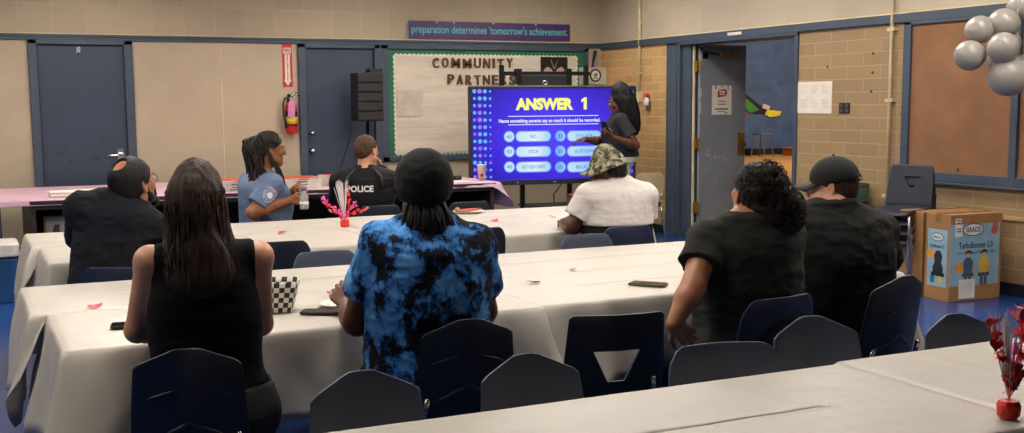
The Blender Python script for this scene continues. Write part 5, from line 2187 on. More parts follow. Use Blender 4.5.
# ------------------------------------------------------------------ body building
class Body:
    """a figure in its own frame: +y is where the torso faces, z up, origin on the floor below the hips"""

    def __init__(s, x, y, heading):
        s.x, s.y, s.h = x, y, R(heading)
        s.S = SDF()
        s.boxes = []
        s.J = {}

    def L(s, X, Y, Z):
        dx, dy = X - s.x, Y - s.y
        c, q = math.cos(s.h), math.sin(s.h)
        return V3(dx * c - dy * q, dx * q + dy * c, Z)

    def torso(s, p0, N, secs, side=(1, 0, 0)):
        s.J.update(p0=V3(p0), N=V3(N), secs=secs, side=V3(side))
        s.S.loft(p0, N, side, secs, .03)
        return s

    def shoulders(s, sl, sr, r=.058):
        N = s.J['N']
        s.J.update(sl=V3(sl), sr=V3(sr), rs=r)
        for q in (sl, sr):
            s.S.cap(N + (V3(q) - N) * .15 + V3(0, 0, -.03), q, r * .85, r, .06)

    def arm(s, k, elb, wr, ru=.05, re=.041, rw=.027):
        sh = s.J['s' + k]
        s.J['e' + k], s.J['w' + k], s.J['ru' + k] = V3(elb), V3(wr), (ru, re, rw)
        s.S.cap(sh, elb, ru * 1.06, re, .03)
        mid = V3(elb) + (V3(wr) - V3(elb)) * .3
        s.S.cap(elb, mid, re, re * 1.02, .02)
        s.S.cap(mid, wr, re * 1.02, rw, .02)

    def hand(s, k, d, n, curl=(.3, .3, .35, .4, .3), sc=1.0, spread=.10, hi=True):
        """d fingers direction, n palm normal; curl per finger index..little, thumb"""
        S = s.S
        w = s.J['w' + k]
        d, n = unit(d), V3(n)
        n = unit(n - d * (n @ d))
        t = np.cross(d, n) * (1 if k == 'r' else -1)
        lat = [.030, .0105, -.0095, -.0275]
        kn = [.090, .093, .088, .079]
        ln = [(.043, .026, .021), (.047, .030, .022), (.044, .028, .021), (.035, .021, .018)]
        allp = [w]
        for i in range(4):
            kp = w + (d * kn[i] + t * lat[i]) * sc
            S.cap(w + t * lat[i] * .55 * sc + d * .012 * sc, kp, .0145 * sc, .0115 * sc, .012)
            fd = unit(d + t * lat[i] * spread * 40 * .25)
            p, a = kp, 0
            rr_ = [.0098, .0088, .0080, .0068]
            if i == 3:
                rr_ = [.0085, .0076, .007, .006]
            for q in range(3):
                a += curl[i] * (60, 72, 45)[q]
                dd = fd * math.cos(R(a)) + n * math.sin(R(a))
                e = p + dd * ln[i][q] * sc
                S.cap(p, e, rr_[q] * sc, rr_[q + 1] * sc, .004)
                p = e
                allp.append(p)
        tb = w + (d * .022 + t * .020) * sc
        c = curl[4]
        d1 = unit(d * .62 + t * (.75 - .5 * c) + n * (.15 + .6 * c))
        p1 = tb + d1 * .042 * sc
        d2 = unit(d * .85 + t * (.40 - .7 * c) + n * (.15 + .7 * c))
        p2 = p1 + d2 * .032 * sc
        p3 = p2 + unit(d2 + n * .3 * c - t * .3 * c) * .026 * sc
        S.cap(tb, p1, .0155 * sc, .0115 * sc, .010)
        S.cap(p1, p2, .0108 * sc, .0098 * sc, .004)
        S.cap(p2, p3, .0098 * sc, .0078 * sc, .004)
        allp += [p1, p2, p3]
        if hi:
            A = np.array(allp)
            s.boxes.append((A.min(0) - .022, A.max(0) + .022, .0030))
        s.J['f' + k] = np.array(allp)

    def legs(s, knees, ankles, rt=.085, rk=.058, ra=.036, hipw=.09, hz=.53):
        s.J['legs'] = []
        for i, (kn, an) in enumerate(zip(knees, ankles)):
            sx = -1 if i == 0 else 1
            hp = V3(sx * hipw, .02, hz)
            kn, an = V3(kn), V3(an)
            s.S.cap(hp, kn, rt, rk, .03)
            calf = kn + (an - kn) * .3
            s.S.cap(kn, calf, rk * .95, rk * .92, .02)
            s.S.cap(calf, an, rk * .92, ra, .02)
            toe = an + V3(0, .14, -.045)
            s.S.cap(an + V3(0, -.02, -.03), toe, .034, .026, .02)
            s.J['legs'].append((hp, kn, an, rt, rk, ra))

    def head(s, c, yaw=0, pitch=0, roll=0, sc=1.0, neck=.055, ears=True, chin=0.0, hi=True):
        y_, p_, r_ = R(yaw), R(pitch), R(roll)
        Mz = np.array(Matrix.Rotation(-y_, 3, 'Z') @ Matrix.Rotation(p_, 3, 'X') @ Matrix.Rotation(r_, 3, 'Y'))
        c = V3(c)
        s.J.update(hc=c, HM=Mz, hs=sc)
        S = s.S

        def H(x, y, z):
            return c + Mz @ (V3(x, y, z) * sc)
        s.H = H
        q = lambda *r: V3(*r) * sc
        N = s.J['N']
        S.cap(H(0, -.022, -.06), N + V3(0, 0, -.01), neck, neck * 1.08, .035)
        S.ell(H(0, -.012, .035), q(.075, .094, .086), Mz, .02)
        S.ell(H(0, .03, -.032), q(.060, .060, .080), Mz, .03)
        for x in (-1, 1):
            S.cap(H(x * .05, .0, -.052), H(x * .022, .066, -.088), .020 * sc, .018 * sc, .03)
            S.ell(H(x * .040, .064, -.016), q(.022, .022, .022), Mz, .02)
        S.ell(H(0, .074, -.090), q(.024 + chin, .020 + chin, .018 + chin), Mz, .02)
        S.cap(H(-.034, .079, .030), H(.034, .079, .030), .012 * sc, .012 * sc, .018)
        for x in (-1, 1):
            S.ell(H(x * .031, .099, .008), q(.017, .014, .011), Mz, .012, 'sub')
        S.cap(H(0, .086, .020), H(0, .110, -.020), .0085 * sc, .0125 * sc, .010)
        for x in (-1, 1):
            S.ell(H(x * .0125, .099, -.024), q(.009, .010, .008), Mz, .006)
        S.cap(H(-.019, .087, -.052), H(.019, .087, -.052), .0075 * sc, .0075 * sc, .008)
        S.cap(H(-.016, .085, -.064), H(.016, .085, -.064), .0085 * sc, .0085 * sc, .007)
        S.cap(H(-.02, .098, -.058), H(.02, .098, -.058), .0022 * sc, .0022 * sc, .004, 'sub')
        for x in (-1, 1):
            S.ell(H(x * .031, .083, .008), q(.0135, .0115, .0115), Mz, .003)
        if ears:
            for x in (-1, 1):
                Me = Mz @ np.array(Matrix.Rotation(R(x * 22), 3, 'Z') @ Matrix.Rotation(R(12), 3, 'X'))
                S.ell(H(x * .079, -.010, .004), q(.0075, .019, .031), Me, .006)
                S.ell(H(x * .0865, -.006, .006), q(.006, .010, .018), Me, .005, 'sub')
                S.ell(H(x * .077, -.004, -.022), q(.007, .010, .011), Me, .006)
        if hi:
            lo = c - .135 * sc
            hi_ = c + .135 * sc
            s.boxes.append((lo, hi_, .0036))
        return H

    def finish(s, label, skin, h=.0075):
        parts = [s.S.mesh(h, *(lambda b: (b[0] - .03, b[1] + .03))(s.S.bounds()), holes=[(a, b) for a, b, _ in s.boxes])]
        for a, b, hh in s.boxes:
            parts.append(s.S.mesh(hh, a, b))
        P, Q = join(parts)
        o = mesh_obj('person', P, Q, skin)
        o.location = (s.x, s.y, 0)
        o.rotation_euler = (0, 0, -s.h)
        tag(o, label, 'person')
        s.o = o
        return o

    # ---- clothes
    def shirt(s, name, mtl, infl=.012, sleeve=(.62, .62), hem=None, neck_r=.066, neck_drop=.0, flare=.012, seed=1, amp=.005, h=.0062, long=False, loose=1.0, v=None, extra=None, rsleeve=1.18, freq=(9, 9, 14)):
        J = s.J
        S = SDF()
        S.loft(J['p0'], J['N'] , J['side'], [(t, w * (loose if t < .7 else 1), d * (loose if t < .7 else 1), o) for t, w, d, o in J['secs']], .03, infl=infl)
        N = J['N']
        for k, st in (('l', sleeve[0]), ('r', sleeve[1])):
            sh = J['s' + k]
            r = J['rs']
            S.cap(N + (sh - N) * .15 + V3(0, 0, -.03), sh, r * .85 + infl, r + infl, .06)
            e = J['e' + k]
            ru, re, rw = J['ru' + k]
            if long:
                w = J['w' + k]
                S.cap(sh, e, ru * 1.06 + infl, re + infl, .03)
                S.cap(e, w - unit(w - e) * .01, re + infl, rw + infl + .003, .02)
            elif st > 0:
                d = e - sh
                end = sh + d * st
                S.cap(sh, sh + d * (st + .12), ru * 1.06 + infl, ru * rsleeve + infl + flare * .5, .02, clip=(end, unit(d)))
        if extra:
            extra(S)
        S.folds(seed, amp, freq)
        if hem is not None:
            S.plane(V3(0, 0, hem), (0, 0, -1), .006)
        if name:
            ncx = unit(N - J['p0'])
            hd = unit(J['hc'] - N) if 'hc' in J else ncx
            S.cap(N + hd * .012 + V3(0, 0, -neck_drop), N + hd * .16, neck_r, neck_r * 1.15, .008, 'sub')
            if v:
                S.cap(N + V3(0, J.get('vf', .09), .03), N + V3(0, J.get('vf', .09) + .01, -v), .05, .008, .01, 'sub')
        o = sdf_obj(name, S, h, mtl, s.o)
        s.last = S
        return o

    def pants(s, mtl, infl=.012, top=.25, seed=5, cuff=.0):
        J = s.J
        S = SDF()
        p0, N = J['p0'], J['N']
        secs = [q for q in J['secs'] if q[0] <= top + .2]
        S.loft(p0, N, J['side'], secs, .03, infl=infl * .6)
        ax = unit(N - p0)
        S.plane(p0 + (N - p0) * top, ax, .004)
        for hp, kn, an, rt, rk, ra in J['legs']:
            S.cap(hp, kn, rt + infl, rk + infl * 1.3, .03)
            S.cap(kn, an + V3(0, 0, .02), rk + infl * 1.3, ra + infl * 2.0, .02)
        S.folds(seed, .006, (10, 8, 8))
        o = sdf_obj('trousers', S, .010, mtl, s.o)
        for hp, kn, an, rt, rk, ra in J['legs']:
            T = SDF()
            T.cap(an + V3(0, -.03, -.045), an + V3(0, .15, -.052), .043, .037, .02)
            T.cap(an + V3(0, -.02, -.01), an + V3(0, .03, -.02), .043, .04, .03)
            T.plane(V3(0, 0, an[2] - .085), (0, 0, -1), .004)
            sdf_obj('shoe', T, .008, M_shoe, s.o)
        return o

    def hair_cap(s, mtl, off=.010, front=(.07, .055), back=(-.10, -.055), amp=.003, freq=60, h=.0045, name='hair', extra=None, side=.0, seed=3):
        """close hair: the cranium grown by off, cut by a plane through the forehead and the nape"""
        J = s.J
        S = SDF()
        H, M, sc = s.H, J['HM'], J['hs']
        S.ell(H(0, -.014, .035), V3(.076 + off, .094 + off, .087 + off) * sc, M, .02)
        S.ell(H(0, -.045, -.015), V3(.062 + off * .8, .055 + off, .065) * sc, M, .03)
        a = H(0, front[0], front[1])
        b = H(0, back[0], back[1])
        d = unit(b - a)
        n = np.cross(M @ V3(1, 0, 0), d)
        if n @ (M @ V3(0, 0, 1)) > 0:
            n = -n
        S.plane(a, n, .012)
        # free the face and the ears
        S.ell(H(0, .12, -.02), V3(.068, .07, .085) * sc, M, .015, 'sub')
        for x in (-1, 1):
            S.ell(H(x * .095, .0, -.012 - side), V3(.03, .026, .036) * sc, M, .01, 'sub')
        if extra:
            extra(S)
        if amp:
            S.noise(amp, freq, seed)
        return sdf_obj(name, S, h, mtl, s.o)

    def glasses(s, mtl=None):
        H = s.H
        m = MB()
        for x in (-1, 1):
            m.tube([H(x * .033 + .022 * math.cos(a), .104 - .006 * abs(math.cos(a)), .006 + .017 * math.sin(a)) for a in [2 * PI * k / 18 for k in range(18)]], .0022, 6, closed=True)
            m.tube([H(x * .055, .098, .010), H(x * .074, .07, .012), H(x * .082, .0, .012), H(x * .084, -.02, .0)], .002, 6)
        m.tube([H(-.012, .106, .008), H(0, .110, .011), H(.012, .106, .008)], .002, 6)
        return m.build('glasses', mtl or M_lens, s.o, smooth=True)

    def face(s, brow=H_BLACK, iris='#2a1a12'):
        H, M, sc = s.H, s.J['HM'], s.J['hs']
        for x in (-1, 1):
            m = MB()
            m.sphere(H(x * .031, .0865, .008), .0112 * sc, 12, 8)
            e = m.build('eye', M_eye, s.o, smooth=True)
            m = MB()
            m.sphere(H(x * .031, .0945, .008), .0048 * sc, 10, 6)
            m.build('iris', mat('iris_' + iris[1:], iris, .2), e, smooth=True)
            m = MB()
            m.tube([H(x * .014, .097, .028), H(x * .03, .097, .034), H(x * .048, .086, .030)], [.003, .0035, .002], 6)
            m.build('eyebrow', brow, s.o, smooth=True)

    def strands(s, name, mtl, curves, r=.003, n=5):
        m = MB()
        for c in curves:
            k = len(c)
            m.tube(c, [r * (.7 if i == 0 else (1 if i < k - 2 else (.75 if i == k - 2 else .3))) for i in range(k)], n)
        return m.build(name, mtl, s.o, smooth=True, fixn=False)


M_shoe = mat('dark_shoe', '#1b1b1d', .5)


def surf_text(parent_obj, name, txt, width, height, centre, ax, az, direction, mtl, bold=.03, off=.003):
    """letters laid on the surface of a garment"""
    me = parent_obj.data
    bm = bmesh.new()
    bm.from_mesh(me)
    tree = BVHTree.FromBMesh(bm)
    bm.free()
    m = MB()
    put_text(m, txt, (0, 0, 0), (1, 0, 0), (0, 1, 0), w=width, h=height, bold=bold)
    ax, az, d = Vector(ax), Vector(az), Vector(direction).normalized()
    c = Vector(centre)
    out = []
    for p in m.v:
        o = c + ax * p[0] + az * p[1]
        hit = tree.ray_cast(o - d * .4, d)
        out.append(tuple((hit[0] if hit[0] is not None else o) - d * off))
    m.v = out
    return m.build(name, mtl, parent_obj, fixn=False)


def spline(P, n=12):
    P = [V3(p) for p in P]
    out = []
    for i in range(n):
        t = i / (n - 1) * (len(P) - 1)
        k = min(int(t), len(P) - 2)
        f = t - k
        p0, p1, p2, p3 = P[max(k - 1, 0)], P[k], P[k + 1], P[min(k + 2, len(P) - 1)]
        out.append(.5 * ((2 * p1) + (p2 - p0) * f + (2 * p0 - 5 * p1 + 4 * p2 - p3) * f * f + (3 * p1 - p0 - 3 * p2 + p3) * f ** 3))
    return out


def shell_curves(path, angles, n=14, jitter=.004, seed=1, t0=0., t1=1.):
    """strands lying on a tube-like hair volume; path: (centre, half width, half depth)"""
    rr = random.Random(seed)
    T = np.linspace(0, 1, len(path))
    C = np.array([p[0] for p in path])
    Wd = np.array([p[1] for p in path])
    Dp = np.array([p[2] for p in path])
    out = []
    for a0 in angles:
        te = t1 - rr.uniform(0, .16)
        ph = rr.uniform(0, 6)
        c = []
        for i in range(n):
            t = t0 + (te - t0) * i / (n - 1)
            x = [np.interp(t, T, C[:, q]) for q in range(3)]
            w, d = np.interp(t, T, Wd), np.interp(t, T, Dp)
            a = a0 + .10 * math.sin(ph + 5 * t)
            j = rr.uniform(-jitter, jitter) * .4
            c.append((x[0] + (w + j) * math.sin(a), x[1] - (d + j) * math.cos(a), x[2]))
        out.append(c)
    return out
# ------------------------------------------------------------------ the people
MALE = [(0, .150, .115, 0), (.12, .175, .135, .0), (.40, .165, .125, .015), (.70, .180, .120, .01), (.88, .165, .095, 0), (1.0, .075, .065, 0)]


def secs(hw, hd, ww, wd, cw, cd, sw=None, off=.01):
    sw = sw or cw * .9
    return [(0, hw * .86, hd * .86, 0), (.12, hw, hd, 0), (.40, ww, wd, off), (.70, cw, cd, off), (.88, sw, cd * .8, 0), (1.0, .075, .065, 0)]


# 1 ---- woman with long brown hair in a black tank top
b = Body(.68, 3.70, 8)
b.torso((0, 0, .46), (-.01, -.035, 1.105), secs(.215, .15, .165, .12, .165, .11, .13))
b.shoulders((-.165, -.02, 1.065), (.165, -.02, 1.065), .046)
b.arm('l', (-.215, .05, .835), (-.125, .335, .775), .043, .038, .025)
b.arm('r', (.175, .06, .83), (.13, .34, .775), .043, .038, .025)
b.hand('l', (.05, 1, -.05), (0, 0, -1), (.3, .3, .3, .35, .3), .92, hi=False)
b.hand('r', (-.1, 1, -.05), (0, 0, -1), (.3, .3, .3, .35, .3), .92, hi=False)
b.legs(((-.11, .44, .51), (.14, .44, .51)), ((-.11, .42, .09), (.15, .42, .09)), .092, .062, .036, .10)
b.head((-.02, .015, 1.205), yaw=22, pitch=3, sc=.96, neck=.047)
b.finish('person with long dark brown hair in a black tank top, seated before the checkered basket', SK_L)
b.face()
J = b.J
S = SDF()
S.loft(J['p0'], J['N'], J['side'], J['secs'], .03, infl=.010)
for x, q in ((-1, J['sl']), (1, J['sr'])):
    N = J['N']
    S.cap(N + (q - N) * .15 + V3(0, 0, -.03), q, .046 * .85 + .011, .046 + .011, .04, clip=(V3(x * .15, 0, 0), V3(x, 0, 0)))
S.folds(11, .004, (7, 7, 13))
S.plane((0, 0, .66), (0, 0, -1), .006)
for x in (-1, 1):
    S.cap((x * .222, 0, 1.12), (x * .222, 0, .985), .072, .066, .012, 'sub')
S.cap((0, -.03, 1.10), (-.01, 0, 1.25), .078, .09, .01, 'sub')
sdf_obj('tank_top', S, .006, cloth_mat('black_knit', '#0b0b0c', .9), b.o)
b.pants(cloth_mat('charcoal_denim', '#2b2b2e'), .012, .3, 3)
path = [((-.02, .0, 1.336), .03, .03), ((-.02, -.0, 1.322), .062, .07), ((-.02, -.006, 1.285), .084, .096), ((-.02, -.014, 1.22), .090, .102), ((-.018, -.026, 1.15), .093, .094),
        ((-.015, -.055, 1.09), .108, .080), ((-.012, -.08, 1.03), .112, .062), ((-.02, -.095, 1.00), .088, .044), ((-.028, -.10, .975), .058, .032)]
S = SDF()
for i in range(len(path) - 1):
    (c0, w0, d0), (c1, w1, d1) = path[i], path[i + 1]
    for f in (0, .5):
        c = V3(c0) * (1 - f) + V3(c1) * f
        S.ell(c, (w0 * (1 - f) + w1 * f, d0 * (1 - f) + d1 * f, .05), None, .03)
S.ell(b.H(0, .105, -.03), (.062, .075, .085), b.J['HM'], .01, 'sub')
S.noise(.007, (22, 22, 7), 4)
S.noise(.003, (80, 80, 12), 6)
hr = sdf_obj('hair', S, .0055, H_BROWN, b.o)
rr = random.Random(8)
b.strands('loose_strands', H_BROWN, shell_curves(path, [rr.uniform(-2.0, 2.0) for _ in range(330)], 14, .022, 2, .06, 1.04), .0022)

# 2 ---- man in blue tie-dye shirt and black durag
b = Body(1.445, 3.72, 10)
b.torso((0, .0, .46), (-.0, -.03, 1.155), secs(.205, .15, .20, .15, .205, .145, .175))
b.shoulders((-.165, -.02, 1.07), (.172, -.02, 1.055), .060)
eL, wL = b.L(1.215, 3.80, .795), b.L(1.275, 4.10, .800)
b.arm('l', eL, wL, .058, .05, .031)
b.arm('r', (.225, .08, .80), (.17, .36, .785), .058, .05, .031)
b.hand('l', (-.25, .85, .38), (.5, .2, -.7), (.25, .3, .35, .4, .1), 1.05)
b.hand('r', (-.3, 1, -.05), (0, 0, -1), (.3, .3, .3, .35, .3), 1.05, hi=False)
b.legs(((-.13, .46, .52), (.14, .46, .52)), ((-.13, .44, .09), (.15, .44, .09)), .10, .066, .04, .11)
b.head((.0, .01, 1.248), yaw=10, pitch=-4, sc=1.03, neck=.062)
b.finish('person in a blue and black tie-dye shirt and black durag, seated at the middle table', SK_D)
sh = b.shirt('tie_dye_shirt', tiedye_mat(), .013, (.66, .66), .575, .068, -.005, seed=4, amp=.006, loose=1.03, rsleeve=1.06)
b.pants(cloth_mat('black_trousers', '#15161a'), .012, .25, 9)


def ex(S):
    H, M = b.H, b.J['HM']
    S.cap(H(-.03, -.095, -.02), H(.03, -.095, -.02), .022, .022, .02)
    S.ell(H(0, -.102, -.03), (.034, .02, .02), M, .015)


b.hair_cap(cloth_mat('black_durag', '#070708', .8, bs=.4), .024, (.085, .03), (-.11, -.05), .0015, 40, .0045, 'durag', ex, -.02)
m = MB()
H = b.H
m.tube([H(.093 * math.sin(a), -.014 + .108 * math.cos(a), .012 - .018 * math.cos(a)) for a in [R(-130 + 20 * k) for k in range(14)]], .006, 6)
m.build('durag_band', mat('durag_band', '#101012', .5), b.o, smooth=True)
rr = random.Random(5)
cv = []
for k in range(70):
    a = R(rr.uniform(-55, 55))
    p = V3(H(.066 * math.sin(a), -.02 - .078 * math.cos(a), -.05 + rr.uniform(-.01, .02)))
    q = p + V3(.028 * math.sin(a), -.02 * math.cos(a) - .012, -.04)
    e = q + V3(.012 * math.sin(a) + rr.uniform(-.01, .01), -.012, -.035 - rr.uniform(0, .035))
    cv.append(spline([p, q, e], 7))
b.strands('locs', H_BLACK, cv, .005, 6)

# 3 ---- bearded man in navy at the far left
b = Body(.64, 6.02, 34)
b.torso((0, 0, .46), (.02, .07, 1.105), secs(.20, .165, .20, .175, .20, .155, .17, .02))
b.shoulders((-.15, .02, 1.045), (.20, .08, .93), .070)
b.arm('l', (-.26, .20, .80), (-.16, .42, .79), .056, .05, .03)
b.arm('r', (.27, .22, .80), (.16, .42, .79), .056, .05, .03)
b.hand('l', (.2, 1, -.05), (0, 0, -1), sc=1.0, hi=False)
b.hand('r', (-.2, 1, -.05), (0, 0, -1), sc=1.0, hi=False)
b.legs(((-.14, .45, .52), (.14, .45, .52)), ((-.14, .43, .09), (.15, .43, .09)), .10, .066, .04, .11)
hc = b.L(.775, 6.06, 1.152)
b.head(hc, yaw=20, pitch=12, sc=1.12, neck=.062, chin=.004)
b.finish('person with beard, glasses and thinning black hair in a dark navy shirt at far left', SK_M)
b.face()
b.shirt('navy_shirt', cloth_mat('navy_cotton', '#0e111b'), .013, (.7, .7), .50, .066, seed=8, amp=.006, loose=1.03)
b.pants(cloth_mat('navy_trousers', '#171a24'), .012, .25, 9)


def bald(S):
    H, M = b.H, b.J['HM']
    S.ell(H(.004, -.062, .112), (.037, .040, .040), M, .012, 'sub')


b.hair_cap(H_BLACK, .012, (.078, .06), (-.10, -.11), .002, 50, .0042, 'hair', bald, .01)
S = SDF()
H, M = b.H, b.J['HM']
for x in (-1, 1):
    S.chain([H(x * .066, .012, -.025), H(x * .062, .022, -.06), H(x * .04, .062, -.088)], [.012, .018, .022], .02)
S.chain([H(-.036, .066, -.095), H(.036, .066, -.095)], [.026, .026], .02)
S.chain([H(-.024, .094, -.042), H(.0, .099, -.039), H(.024, .094, -.042)], [.006, .007, .006], .01)
S.chain([H(-.024, .094, -.042), H(-.032, .086, -.07)], [.007, .010], .01)
S.chain([H(.024, .094, -.042), H(.032, .086, -.07)], [.007, .010], .01)
S.noise(.003, 90, 2)
sdf_obj('beard', S, .004, H_BLACK, b.o)
b.glasses()

# 4 ---- woman in the light blue uniform shirt
b = Body(1.955, 8.33, 72)
b.torso((0, 0, .46), (.0, .015, 1.06), secs(.185, .165, .17, .165, .17, .175, .15, .025))
b.shoulders((-.165, .0, .985), (.165, .0, .985), .056)
eR = b.L(1.845, 8.14, .785)
wR = b.L(2.112, 8.12, .865)
b.arm('r', eR, wR, .052, .045, .028)
eL = b.L(2.12, 8.50, .80)
wL = b.L(2.225, 8.28, .955)
b.arm('l', eL, wL, .05, .043, .027)
dR = V3(b.L(2.22, 8.10, .875)) - wR
b.hand('r', dR + V3(0, 0, -.01), b.L(1.93, 8.40, 0) - b.L(1.93, 8.33, 0), (.75, .8, .8, .85, .5), .98, .05)
dL = b.L(2.235, 8.13, .925) - wL
b.hand('l', dL, V3(0, 0, -1) + 0 * dL, (.7, .75, .75, .8, .6), .96, .05)
b.legs(((-.12, .44, .51), (.12, .44, .51)), ((-.12, .42, .09), (.12, .42, .09)), .095, .062, .037, .10)
hc = b.L(2.03, 8.32, 1.218)
b.head(hc, yaw=18, pitch=-2, sc=1.0, neck=.052)
b.finish('person with tied back locs in a light blue uniform shirt opening a bottle', SK_B)
b.face()
b.J['vf'] = .085
su = b.shirt('uniform_shirt', cloth_mat('light_blue_twill', '#5f6e8a', .8), .014, (.70, .72), .52, .068, .02, seed=14, amp=.005, v=.11)
b.pants(cloth_mat('dark_uniform', '#1a1d26'), .012, .25, 9)
b.glasses(mat('glasses_frame', '#3a302c', .3))
H, M = b.H, b.J['HM']
b.hair_cap(H_DREAD, .012, (.082, .062), (-.10, -.05), .005, (70, 30, 30), .0045)
rr = random.Random(4)
cv = []
tie = H(0, -.085, .075)
for k in range(95):
    a = rr.uniform(-1, 1)
    s0 = V3(tie) + M @ V3(rr.uniform(-.03, .03), -.015, rr.uniform(-.03, .03))
    bk_ = H(a * .07, -.145 - rr.uniform(-.04, .045), .05 + rr.uniform(-.03, .03))
    md = H(a * .095, -.115 - rr.uniform(-.06, .06), -.06)
    e1 = H(a * .10 + rr.uniform(-.02, .02), -.095 + rr.uniform(-.06, .05), -.15 - rr.uniform(0, .03))
    e2 = V3(e1) + V3(rr.uniform(-.02, .02), -.01 - rr.uniform(0, .03), -.04 - rr.uniform(0, .07))
    cv.append(spline([s0, bk_, md, e1, e2], 12))
for k in range(6):                   # locs falling forward over the near shoulder
    s0 = H(.07, -.03, .03 + rr.uniform(-.03, .03))
    md = H(.088, -.01 + rr.uniform(-.02, .02), -.05)
    e1 = H(.095, .02 + rr.uniform(-.02, .03), -.13)
    e2 = V3(e1) + V3(.01, .04 + rr.uniform(-.02, .02), -.09 - rr.uniform(0, .06))
    cv.append(spline([s0, md, e1, e2], 11))
for k in range(30):                   # drawn back over the head
    a = R(-85 + 170 * k / 29)
    o_ = V3(0, -.012, .035)
    q_ = []
    for fy, fz in ((.62, .75), (.2, .95), (-.25, .95), (-.62, .7)):
        d_ = unit((math.sin(a) * .95, fy * (1 - .35 * abs(math.sin(a))), fz - .62 * abs(math.sin(a)) ** 2))
        q_.append(H(*(o_ + d_ * V3(.094, .112, .106))))
    cv.append(spline(q_ + [tie], 11))
b.strands('locs', H_DREAD, cv, .0075, 6)
m = MB()
m.tube([V3(tie) + M @ V3(.034 * math.cos(a), -.012, .034 * math.sin(a)) for a in [2 * PI * k / 14 for k in range(14)]], .009, 6, closed=True)
m.build('hair_tie', M_black, b.o, smooth=True)
# collar and shoulder patch, epaulette, pocket flap
m = MB()
N = b.J['N']
for x in (-1, 1):
    m.grid([[tuple(N + V3(x * (.066 + .012 * j) * math.cos(t), (.066 + .012 * j) * math.sin(t), .028 - .018 * j - .05 * max(0, math.sin(t)))) for j in range(4)] for t in [R(-90 + 18 * q) for q in range(11)]])
m.build('collar', cloth_mat('light_blue_collar', '#5f6e8a', .8), su, smooth=True, solid=.004)
axp = b.J['er'] - b.J['sr']
pc_ = b.J['sr'] + axp * .38
out = V3(1, 0, .15)
me = su.data
bm = bmesh.new()
bm.from_mesh(me)
tree = BVHTree.FromBMesh(bm)
bm.free()


def sleeve_patch(name, poly, mtl, off):
    up = unit(-axp)
    sd = unit(np.cross(up, out))
    d = Vector(unit(np.cross(sd, up)))
    if d @ Vector(out) > 0:
        d = -d
    vs = []
    for x_, y_ in poly + [(0, 0)]:
        o_ = Vector(pc_ + sd * x_ + up * y_) - d * .3
        hit = tree.ray_cast(o_, d)
        vs.append(tuple((hit[0] if hit[0] is not None else Vector(pc_)) - d * off))
    n = len(poly)
    m = MB()
    m.add(vs, [(i, (i + 1) % n, n) for i in range(n)])
    return m.build(name, mtl, su, solid=.001)


shield = [(-.045, .05), (-.02, .058), (0, .052), (.02, .058), (.045, .05), (.05, .0), (.035, -.04), (0, -.062), (-.035, -.04), (-.05, .0)]
sleeve_patch('shoulder_patch', shield, mat('patch_pink', '#b08f96', .7), .003)
sleeve_patch('patch_field', [(x_ * .82, y_ * .82) for x_, y_ in shield], mat('patch_blue', '#6d7f9e', .7), .0045)
sleeve_patch('patch_emblem', circle(.022, 14), mat('patch_white', '#c4c2c6', .7), .006)
bt = thing('water_bottle', 'small clear water bottle with a blue cap in the hands of the uniformed woman', 'bottle', (2.208, 8.085, .80))
MB().lathe([(0, 0), (.030, 0), (.032, .008), (.032, .05), (.029, .06), (.032, .07), (.032, .095), (.014, .125), (.013, .135), (0, .135)], (0, 0, 0), 20).build('bottle_body', mat('clear_bottle', '#c9d0d4', .15, trans=.5), bt, smooth=True)
MB().lathe([(0, .134), (.015, .134), (.015, .15), (0, .15)], (0, 0, 0), 16).build('cap', mat('cap_blue', '#2a3f9c', .4), bt)
MB().lathe([(.0325, .025), (.0325, .055)], (0, 0, 0), 20).build('label_band', M_white, bt, smooth=True)

# 5 ---- officer in the black vest
b = Body(2.82, 8.52, 22)
b.torso((0, 0, .46), (0, -.0, 1.045), secs(.17, .13, .17, .125, .20, .13, .18))
b.shoulders((-.195, .0, .955), (.195, .0, .955), .066)
b.arm('l', (-.25, .14, .76), (-.12, .36, .80), .055, .048, .03)
eR = b.L(3.10, 8.60, .84)
wR = b.L(3.005, 8.68, 1.03)
b.arm('r', eR, wR, .055, .047, .029)
b.hand('l', (.3, 1, 0), (0, 0, -1), hi=False)
b.hand('r', (-.45, .25, .6), (-.5, -.6, .2), (.7, .75, .75, .8, .5), 1.0, .05)
b.legs(((-.12, .44, .51), (.12, .44, .51)), ((-.12, .42, .09), (.12, .42, .09)), .09, .062, .037, .10)
hc = b.L(2.835, 8.53, 1.188)
b.head(hc, yaw=32, pitch=2, sc=.98, neck=.056)
b.finish('person with short brown hair in a black police vest, drinking, back turned', SK_L)
b.face(H_SHORT)


def vest(S):
    S.loft(b.J['p0'], b.J['N'], (1, 0, 0), [(q[0], q[1] * 1.02, q[2] * 1.05, q[3]) for q in b.J['secs'][1:5]], .02, infl=.028)


